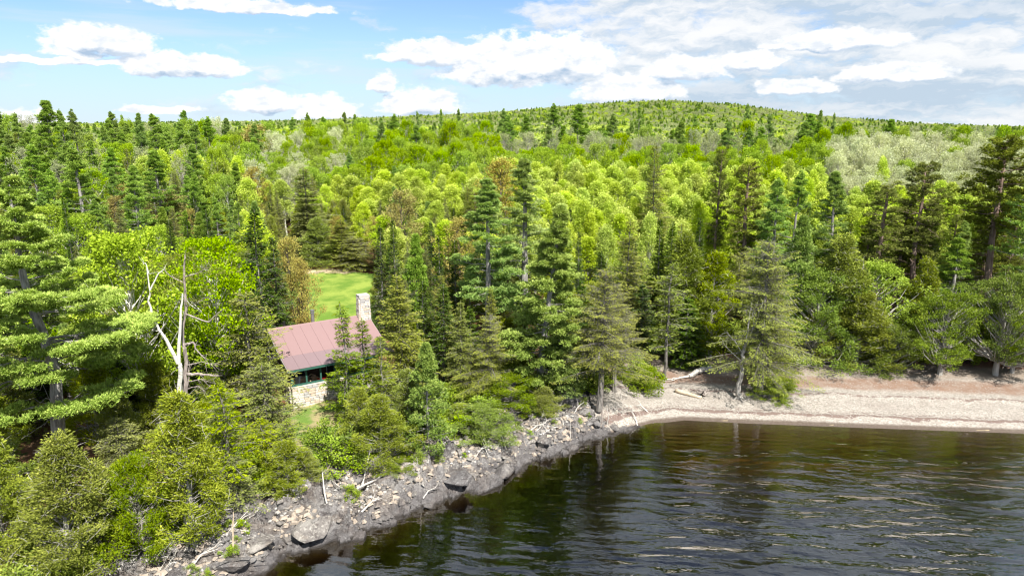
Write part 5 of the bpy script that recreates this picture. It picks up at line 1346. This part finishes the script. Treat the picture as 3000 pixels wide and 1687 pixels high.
def boulder(px, py, wpx, label, sq=(1, 1, 1), i=None, group=None):
    z = 1.0
    for _ in range(10): p = ray_at_z(px, py, z); z = .5 * z + .5 * rock_z(p[0], p[1])
    f = p[1] * math.cos(PITCH) - (z - CAMZ) * math.sin(PITCH); s = wpx / 2000 * f / 2
    return obj('boulder', ROCKS[RT.randrange(10) if i is None else i], None, (p[0], p[1], z + s * .12 * sq[2]), (RT.uniform(-.12, .12), RT.uniform(-.12, .12), RT.uniform(0, 6.28)), (s * sq[0], s * sq[1], s * sq[2]), label=label, cat='boulder', group=group)
BIG = [(975, 1420, 75, 'rounded grey boulder pair-mate beside the long bleached branch'), (1040, 1405, 70, 'light grey boulder above the long bleached branch'), (1290, 1335, 45, 'square grey boulder at the edge of the white rubble'), (1240, 1350, 50, 'pale boulder at the foot of the young blue-green pine'),
       (1590, 1215, 70, 'large lichened boulder near the bleached driftwood pile'), (1720, 1210, 60, 'blue-grey boulder between the two old spruces and water'), (1750, 1245, 45, 'dark boulder split by a dead stem'), (1800, 1252, 35, 'dark pointed boulder at the beach end of the rocks'),
       (1345, 1405, 28, 'small wedge-shaped boulder standing at the waterline'), (1255, 1490, 45, 'dark angular boulder jutting into the water'), (848, 1592, 22, 'white stone lying at the waterline'), (990, 1168, 30, 'upright pale boulder by the porch wall'),
       (945, 1265, 40, 'half-hidden boulder in the grass below the porch'), (545, 1640, 120, 'low slab boulder beside the splayed bleached roots'), (760, 1600, 150, 'massive cracked grey boulder at the waterline near the bleached-root cedar'), (660, 1660, 170, 'broad dark slab boulder at the water near the frame edge'),
       (930, 1545, 200, 'long smooth dark ledge boulder dipping into the water'), (1480, 1375, 140, 'bulging dark boulder where the shore bends'), (1340, 1400, 160, 'rounded purple-grey boulder under the rubble slope'), (1600, 1290, 120, 'broad rock hump next to the last dark ledges'), (1500, 1255, 60, 'flat pale boulder under the bleached driftwood'), (1900, 1290, 40, 'lone dark boulder breaking the water surface')]
for px, py, w, lab in BIG:
    flatk = (1, .8, .42) if w > 90 else (1, 1, .9)
    boulder(px, py, w, lab, flatk)
# smaller countable rocks on the strip, and rubble too small to count
def strip_points(n, dlo, dhi, r, pw=1.0):
    seg = SHORE[3:20]; L_ = np.hypot(*(seg[1:] - seg[:-1]).T); cum_ = np.concatenate([[0], np.cumsum(L_)])
    u = r.random(n) * cum_[-1]; i = np.clip(np.searchsorted(cum_, u) - 1, 0, len(L_) - 1); t = (u - cum_[i]) / L_[i]
    a, b = seg[i], seg[i + 1]; p = a + (b - a) * t[:, None]; d = unit(b - a); nrm = np.stack([-d[:, 1], d[:, 0]], 1)
    return p + nrm * (dlo + (dhi - dlo) * r.random((n, 1)) ** pw)
r9 = np.random.default_rng(8)
Pq = strip_points(270, -.1, 5.2, r9)
zq = rocky_z(Pq[:, 0], Pq[:, 1])
zones = [(-15.2, 'near the bleached-root cedar'), (-11.5, 'by the long smooth dark ledge'), (-8.0, 'around the long bleached branch'), (-4.5, 'below the young blue-green pine'), (-0.5, 'on the rubble slope before the shore bends'), (4, 'under the bleached driftwood pile'), (99, 'where the rocks give way to the beach')]
for (x, y), z in zip(Pq, zq):
    s = .13 + .30 * r9.random() ** 2.2
    if x > 9.0: continue
    zn = next(t for k_, t in zones if x < k_)
    sz = 'small' if s < .2 else 'middling' if s < .3 else 'big'
    col = r9.choice(['grey'])
    obj('boulder', ROCKS[r9.integers(10)], None, (x, y, z + s * .25), tuple(r9.uniform(-.5, .5, 3) * [1, 1, 6]), (s * r9.uniform(.8, 1.4), s, s * r9.uniform(.55, .95)), label=f'{sz} loose grey boulder {zn}', cat='boulder', group=f'loose boulders {zn}')
def rubble(name, n, dlo, dhi, slo, shi, r, m, label, pts=None, zf=None, pw=1.0):
    P = strip_points(n, dlo, dhi, r, pw) if pts is None else pts
    Z = (zf or rocky_z)(P[:, 0], P[:, 1]); n = len(P)
    base = np.array([(-1, -1, -.5), (1, -1, -.6), (1, 1, -.5), (-1, 1, -.6), (-.7, -.6, .6), (.7, -.7, .5), (.6, .7, .65), (-.7, .6, .5)], float)
    V = base[None] * (1 + r.uniform(-.3, .3, (n, 8, 3))); s = slo + (shi - slo) * r.random(n) ** 2.5
    a = r.random(n) * 6.28; tl = r.normal(size=n) * .35
    V = V * s[:, None, None] * np.stack([np.ones(n), r.uniform(.5, 1, n), r.uniform(.35, .8, n)], 1)[:, None]
    y2 = V[..., 1] * np.cos(tl)[:, None] - V[..., 2] * np.sin(tl)[:, None]; z2 = V[..., 1] * np.sin(tl)[:, None] + V[..., 2] * np.cos(tl)[:, None]
    x3 = V[..., 0] * np.cos(a)[:, None] - y2 * np.sin(a)[:, None]; y3 = V[..., 0] * np.sin(a)[:, None] + y2 * np.cos(a)[:, None]
    V = np.stack([x3 + P[:, :1], y3 + P[:, 1:2], z2 + (Z + s * .15)[:, None]], -1).reshape(-1, 3)
    F = (np.arange(n)[:, None, None] * 8 + np.array([(0, 3, 2, 1), (4, 5, 6, 7), (0, 1, 5, 4), (1, 2, 6, 5), (2, 3, 7, 6), (3, 0, 4, 7)])[None]).reshape(-1, 4)
    return obj(name, mesh_np(name, V, F, m), kind='stuff', label=label)
M['rubble'] = simple('pale_broken_rock', (.38, .365, .34), .9, 0, .5, 2.5)
rubble('rubble', 5200, 1.4, 6.6, .03, .14, r9, M['rubble'], 'pale broken stones filling the gaps between boulders')
nb_ = 14000
bx_ = r9.uniform(7.5, 46, nb_); by_ = r9.uniform(50, 69, nb_); bs_ = signed_d(bx_, by_); kk = (bs_ > .2) & (bs_ < 13.5); 
M['rubble2'] = simple('tan_broken_rock', (.34, .285, .23), .9, 0, .5, 2.5)
rubble('rubble_tan', 2600, .4, 5.5, .05, .26, r9, M['rubble2'], 'tan and rusty broken stones mixed into the rubble slope')
rubble('rubble_grey', 2200, .2, 5.5, .06, .30, r9, M['boulder'], 'grey angular stones mixed into the rubble slope')
rubble('pebbles', 0, 0, 0, .012, .045, r9, M['rubble'], 'scattered larger pebbles on the gravel beach', pts=np.stack([bx_[kk], by_[kk]], 1), zf=beach_z)

# ------------------------------------------------------------------ driftwood, logs, stumps
def wp(px, py, dz=0.0, zf=rock_z):
    z = 1.0
    for _ in range(10): p = ray_at_z(px, py, z); z = .5 * z + .5 * zf(p[0], p[1])
    return np.array([p[0], p[1], z + dz])
def bz(x, y): return float(beach_z(np.array([float(x)]), np.array([float(y)]))[0])
def drift(name, limbs, label, cat, m='drift', tw=0, part='branch', tl=.5):
    e = bpy.data.objects.new(name, None); C.objects.link(e); o0 = np.array(limbs[0][0][0], float); e.location = o0
    e['label'] = label; e['category'] = cat
    ms = dead_tree(RT.randrange(9999), [([np.array(p) - o0 for p in pts], ra, rb) for pts, ra, rb in limbs], m, tw, .010, tl)
    for i, me_ in enumerate(ms): obj('trunk' if (i == 0 and part != 'branch') else 'branch', me_, e)
    return e
drift('driftwood_branch', [([wp(985, 1462, .1), wp(1030, 1450, .2), wp(1080, 1425, .25), wp(1125, 1398, .2)], .11, .05), ([wp(1050, 1444, .2), wp(1000, 1440, .4), wp(975, 1430, .55)], .05, .02)], 'long bleached branch lying diagonally over the rocks', 'driftwood', tw=4)
drift('driftwood_branch', [([wp(965, 1515, .05), wp(955, 1480, .5), wp(948, 1435, 1.2)], .07, .03)], 'grey dead stem leaning on rocks below the long bleached branch', 'driftwood', tw=6)
drift('driftwood_branch', [([wp(1060, 1400, .1), wp(1085, 1370, .9), wp(1095, 1340, 1.5)], .05, .02)], 'thin dead stem standing behind the light grey boulder', 'driftwood', tw=5)
drift('dead_sapling', [([wp(1232, 1440, 0), wp(1228, 1440, 1.3), wp(1224, 1440, 2.6)], .035, .012)], 'thin dead sapling upright in the rubble', 'sapling', tw=5)
drift('dead_sapling', [([wp(682, 1622, 0), wp(690, 1622, 1.6), wp(696, 1622, 2.7)], .06, .02)], 'pale dead sapling upright on the dark slab', 'sapling', 'log', tw=3)
drift('dead_sapling', [([wp(1672, 1285, 0), wp(1670, 1285, 1.2), wp(1668, 1285, 2.0)], .035, .012)], 'thin dead stem upright on the grey rocks before the beach', 'sapling', tw=5)
drift('dead_sapling', [([wp(1762, 1245, 0), wp(1764, 1245, 1.5), wp(1762, 1245, 3.2)], .05, .02)], 'dark dead pole upright by the old spruces', 'sapling', 'stump', tw=6)
drift('dead_sapling', [([wp(1778, 1250, 0), wp(1782, 1250, 1.0), wp(1777, 1250, 1.7)], .05, .02)], 'short bleached stem beside the dark dead pole', 'sapling', tw=4)
drift('dead_sapling', [([wp(1482, 1310, 0), wp(1475, 1310, .6), wp(1468, 1310, 1.0)], .05, .02)], 'short bleached snag stuck in the rock slope', 'sapling', tw=2)
RD = random.Random(4)
pile = [((1555, 1262), (1600, 1250)), ((1570, 1270), (1625, 1240)), ((1590, 1275), (1640, 1255)), ((1560, 1245), (1610, 1280)), ((1610, 1270), (1632, 1212)), ((1650, 1250), (1640, 1200)), ((1680, 1215), (1710, 1200)), ((1575, 1215), (1650, 1205)),
        ((660, 1570), (740, 1520)), ((620, 1520), (700, 1490)), ((640, 1560), (720, 1575)), ((700, 1560), (760, 1500)), ((560, 1660), (640, 1625)), ((500, 1600), (470, 1680)), ((520, 1610), (480, 1687)), ((440, 1650), (520, 1560)), ((1870, 1255), (1850, 1215)),
        ((1840, 1225), (1800, 1175)), ((1900, 1210), (1860, 1190)), ((1430, 1330), (1400, 1290)), ((1390, 1345), (1440, 1320)), ((1060, 1500), (1120, 1490)), ((1240, 1460), (1275, 1450)), ((560, 1520), (620, 1500)), ((600, 1600), (560, 1550))]
for i, ((a, b), (c, d)) in enumerate(pile):
    h1 = RD.uniform(.1, .7)
    A_, B_ = wp(a, b, .05), wp(c, d, h1); mid = (A_ + B_) / 2 + np.array([RD.uniform(-.15, .15), RD.uniform(-.15, .15), RD.uniform(.1, .35)])
    mid2 = A_ * .3 + B_ * .7 + np.array([RD.uniform(-.3, .3), RD.uniform(-.3, .3), RD.uniform(.2, .6)])
    zn = 'tangled in the bleached driftwood pile under the old spruces' if a > 1500 and a < 1700 else 'lodged on the rocks by the bleached-root cedar' if a < 800 else 'caught on the brushy point before the beach' if a > 1700 else 'lying on the rubble slope'
    drift('driftwood_branch', [([A_, mid, B_], RD.uniform(.03, .07), .015), ([mid, mid2, mid2 + np.array([RD.uniform(-.5, .5), RD.uniform(-.4, .4), RD.uniform(.1, .5)])], .025, .008)], f'{RD.choice(["crooked", "forked", "slender", "curved", "broken"])} bleached branch {zn}', 'driftwood', tw=5).__setitem__('group', f'bleached branches {zn}')
# splayed roots of the bleached-trunk cedar
tb_ = wp(558, 1600)
drift('bleached_roots', [([tb_ + [.0, .3, 2.6], tb_ + [0, .1, 1.2], tb_], .21, .27), ([tb_ + [0, 0, .15], wp(530, 1635, .1), wp(503, 1660, .05)], .18, .05), ([tb_ + [0, 0, .15], wp(545, 1645, .12), wp(500, 1672, .02)], .13, .04), ([tb_ + [0, 0, .15], wp(575, 1610, .15), wp(585, 1630, .05)], .13, .05), ([wp(585, 1615, .2), wp(572, 1640, .2), wp(560, 1660, .12), wp(520, 1652, .08)], .09, .04)],
      'bleached trunk base and splayed roots over the rocks under the tall cedar', 'stump', tw=3, part='trunk', tl=.4)
# beach: tan log, upturned stump, weathered trunk at the tree line
l0, l1 = wp(1978, 1148, .16, bz), wp(2055, 1168, .12, bz)
mb = MB(); mb.tube(np.linspace(np.zeros(3), l1 - l0, 7) + [[0, 0, 0], [0, 0, .01], [0, .02, .0], [0, .01, 0.01], [0, -.01, 0], [0, 0, 0], [0, 0, 0]], [.17, .19, .19, .18, .18, .16, .14], 12)
obj('driftwood_log', mb.mesh('driftwood_log', M['log'], True), None, l0, label='smooth tan log lying on the gravel beach', cat='log')
s0_ = wp(2058, 1160, .1, bz)
st_l = [([s0_ + [.1, 0, .0], s0_ + [.05, .05, .45]], .24, .13)]
for i in range(9):
    a = -.4 + i * .75; st_l.append(([s0_ + [.05, .05, .35], s0_ + [math.cos(a) * .4, math.sin(a) * .3, .38 + .15 * math.sin(i * 2.1)], s0_ + [math.cos(a) * .95, math.sin(a) * .7, .12 + .35 * ((i * 37) % 7) / 7]], .09, .02))
drift('upturned_stump', st_l, 'upturned root stump at the end of the tan beach log', 'stump', 'stump', 2, 'trunk', .4)
g0, g1 = wp(2018, 1108, .25, bz), wp(2080, 1088, .35, bz)
drift('driftwood_log', [([g0, (g0 + g1) / 2 + [0, 0, .15], g1], .20, .34), ([g0, wp(1985, 1110, .1, bz), wp(1950, 1116, .15, bz)], .12, .03), ([wp(1985, 1110, .1, bz), wp(1972, 1122, .3, bz), wp(1940, 1118, .05, bz)], .06, .02), ([wp(1995, 1112, .1, bz), wp(2005, 1120, .5, bz)], .05, .02)], 'thick weathered grey driftwood trunk at the beach tree line', 'driftwood', 'drift', 3, 'trunk', .4)
# bare grey tree on the beach
q0 = wp(2165, 1168, 0, bz)
Sx = lambda dx_, dz_, dy_=0: q0 + np.array([dx_, dy_, dz_])
drift('bare_tree', [([Sx(0, 0), Sx(-.12, .6), Sx(.05, 2.4), Sx(.0, 4.2), Sx(.1, 5.0)], .26, .13), ([Sx(.1, 5.0), Sx(.55, 6.1), Sx(1.0, 7.6), Sx(1.4, 9.4)], .11, .02), ([Sx(.1, 5.0), Sx(.3, 6.3), Sx(.35, 8.0), Sx(.5, 9.6)], .08, .015), ([Sx(.5, 5.9), Sx(1.1, 6.4), Sx(1.7, 7.0)], .07, .02),
                    ([Sx(0, 4.4), Sx(-.8, 5.6), Sx(-1.6, 6.4)], .05, .01), ([Sx(0, 3.6), Sx(-.9, 4.4), Sx(-1.7, 5.2)], .04, .01), ([Sx(.8, 7.0), Sx(.6, 8.2), Sx(.9, 9.0)], .04, .01),
                    ([Sx(0, .3), Sx(-.3, .15), Sx(-.5, -.02, -.1)], .10, .04), ([Sx(0, .3), Sx(.25, .12, -.2), Sx(.5, -.02, -.3)], .10, .04), ([Sx(0, .3), Sx(.05, .12, -.3), Sx(.1, -.02, -.6)], .10, .04)],
      'leafless grey tree with forked limbs standing on the gravel beach', 'tree', 'b_grey', 12, 'trunk', 1.0)
# dead white-barked trunk and dark twisted pine near the massive pine
Yt = 44.5
def vp(px, py, y=Yt): return ray_at_y(px, py, y)
b0 = vp(520, 1300); b0[2] = tz(b0[0], b0[1])
drift('dead_birch', [([b0, vp(522, 1150), vp(530, 1080), vp(522, 1062)], .18, .13), ([vp(522, 1065), vp(480, 985), vp(450, 940), vp(436, 880), vp(440, 845), vp(430, 785)], .12, .03), ([vp(524, 1065), vp(528, 950), vp(535, 860)], .13, .05), ([vp(470, 970), vp(450, 968), vp(410, 985)], .04, .01), ([vp(440, 850), vp(465, 800), vp(480, 790)], .06, .02), ([vp(436, 800), vp(426, 770), vp(420, 775)], .04, .01), ([vp(470, 970), vp(478, 955), vp(480, 940)], .03, .01)],
      'dead white-barked trunk forking beneath the bright birch', 'tree', 'b_birch', 5, 'trunk', .8)
c0_ = vp(550, 1310, 45.5); c0_[2] = tz(c0_[0], c0_[1])
v2 = lambda px, py: vp(px, py, 45.5)
drift('twisted_pine', [([c0_, v2(543, 1150), v2(545, 1040), v2(533, 990), v2(545, 900), v2(540, 800), v2(543, 745)], .17, .05), ([v2(543, 1010), v2(565, 1000), v2(580, 1030), v2(600, 1050)], .09, .02), ([v2(548, 1095), v2(580, 1095), v2(640, 1100)], .12, .05), ([v2(545, 1150), v2(552, 1110), v2(553, 1080)], .07, .03), ([v2(545, 920), v2(610, 945), v2(630, 925), v2(655, 905)], .06, .02),
                       ([v2(543, 1070), v2(590, 1060), v2(640, 1070)], .04, .01), ([v2(543, 1120), v2(590, 1110), v2(615, 1130)], .04, .01), ([v2(540, 830), v2(500, 810), v2(480, 790)], .05, .015), ([v2(543, 810), v2(580, 800), v2(605, 785)], .05, .015), ([v2(545, 900), v2(590, 880), v2(620, 860)], .04, .01), ([v2(543, 1140), v2(580, 1130), v2(600, 1145)], .04, .01)],
      'dark twisted dying pine with bleached dead limbs beside the white-barked trunk', 'tree', 'stump', 22, 'trunk', .9)

_tw = [o for o in bpy.data.objects if o.name.startswith('twisted_pine')][0]
_lf = Leaves(np.random.default_rng(64)); _r = np.random.default_rng(65)
for px_, py_, rd_, n_ in ((545, 748, .9, 60), (500, 770, .8, 50), (600, 775, .9, 55), (640, 800, .7, 36), (455, 790, .7, 36), (560, 815, .8, 36), (520, 830, .7, 30), (610, 850, .6, 22), (480, 850, .5, 18), (575, 880, .5, 16)):
    q = v2(px_, py_) - np.array(_tw.location)
    o = _r.normal(size=(n_, 3)) * rd_ * [.62, .62, .28]; Pk = np.repeat(q + o, 8, 0)
    _lf.add(Pk, _r.normal(size=(len(Pk), 3)) + [0, 0, .4], rdir(_r, len(Pk)), _r.uniform(.12, .2, len(Pk)), .045, np.repeat(.45 + _r.normal(size=n_) * .18, 8))
obj('crown', _lf.mesh('crown', M['redpine']), _tw)

# ------------------------------------------------------------------ shrubs and understorey
def shrub_spots():
    r = random.Random(12); n = 0
    pts = strip_points(150, 4.6, 8.5, np.random.default_rng(31))
    for (x, y) in pts:
        s_ = r.uniform(.8, 2.4)
        zn = next(t for k_, t in zones if x < k_)
        if in_poly(np.array(x), np.array(y), SLOPE) and r.random() < .5: s_ *= .5
        tree('shrub', x, y, s_, f'{"knee-high" if s_ < 1.2 else "waist-high" if s_ < 1.8 else "tall"} green shrub above the rocks {zn}', f'green shrubs above the rocks {zn}', w=s_ * r.uniform(1.0, 1.7))
    pts = strip_points(46, 1.0, 4.5, np.random.default_rng(33))
    for (x, y) in pts:
        s_ = r.uniform(.35, .9); zn = next(t for k_, t in zones if x < k_)
        if x > 9: continue
        tree('shrub', x, y, s_, f'little bright shrub rooted among the boulders {zn}', f'little shrubs among the boulders {zn}', w=s_ * r.uniform(1.0, 1.5), var=1, z=rock_z(x, y))
shrub_spots()
r5 = random.Random(9)
for i in range(150):          # forest edge along the back of the beach and dark cover under the near trees
    x = r5.uniform(12, 56); y = np.interp(x, [10, 15, 30, 45, 60], [68.5, 69.5, 68.4, 67, 65.5]) + r5.uniform(.2, 5)
    s_ = r5.uniform(1.2, 3.2)
    w_ = 'behind the driftwood trunk' if x < 18 else 'behind the huge beach spruce' if x < 30 else 'around the umbrella-shaped cedar' if x < 42 else 'at the far beach end'
    tree('shrub', x, y, s_, f'{"low" if s_ < 2 else "high"} leafy shrub in the shade at the beach forest edge {w_}', f'shrubs at the beach forest edge {w_}', w=s_ * 1.3)

# ------------------------------------------------------------------ tell small sets of look-alikes apart by how far they stand from the cabin
_by = {}
for o in list(bpy.data.objects):
    if o.parent is None and o.get('category') and o.get('group'): _by.setdefault(o['label'], []).append(o)
_ord = ['nearest to', 'second from', 'third from', 'fourth from', 'fifth from', 'sixth from', 'seventh from', 'eighth from']
_ord[0] = 'first from'
for lab, os_ in _by.items():
    if 2 <= len(os_) <= 8 and len(lab.split()) <= 12:
        os_.sort(key=lambda o: math.hypot(o.location.x + 14, o.location.y - 56))
        for i, o in enumerate(os_): o['label'] = f'{lab}, {_ord[i]} the cabin'
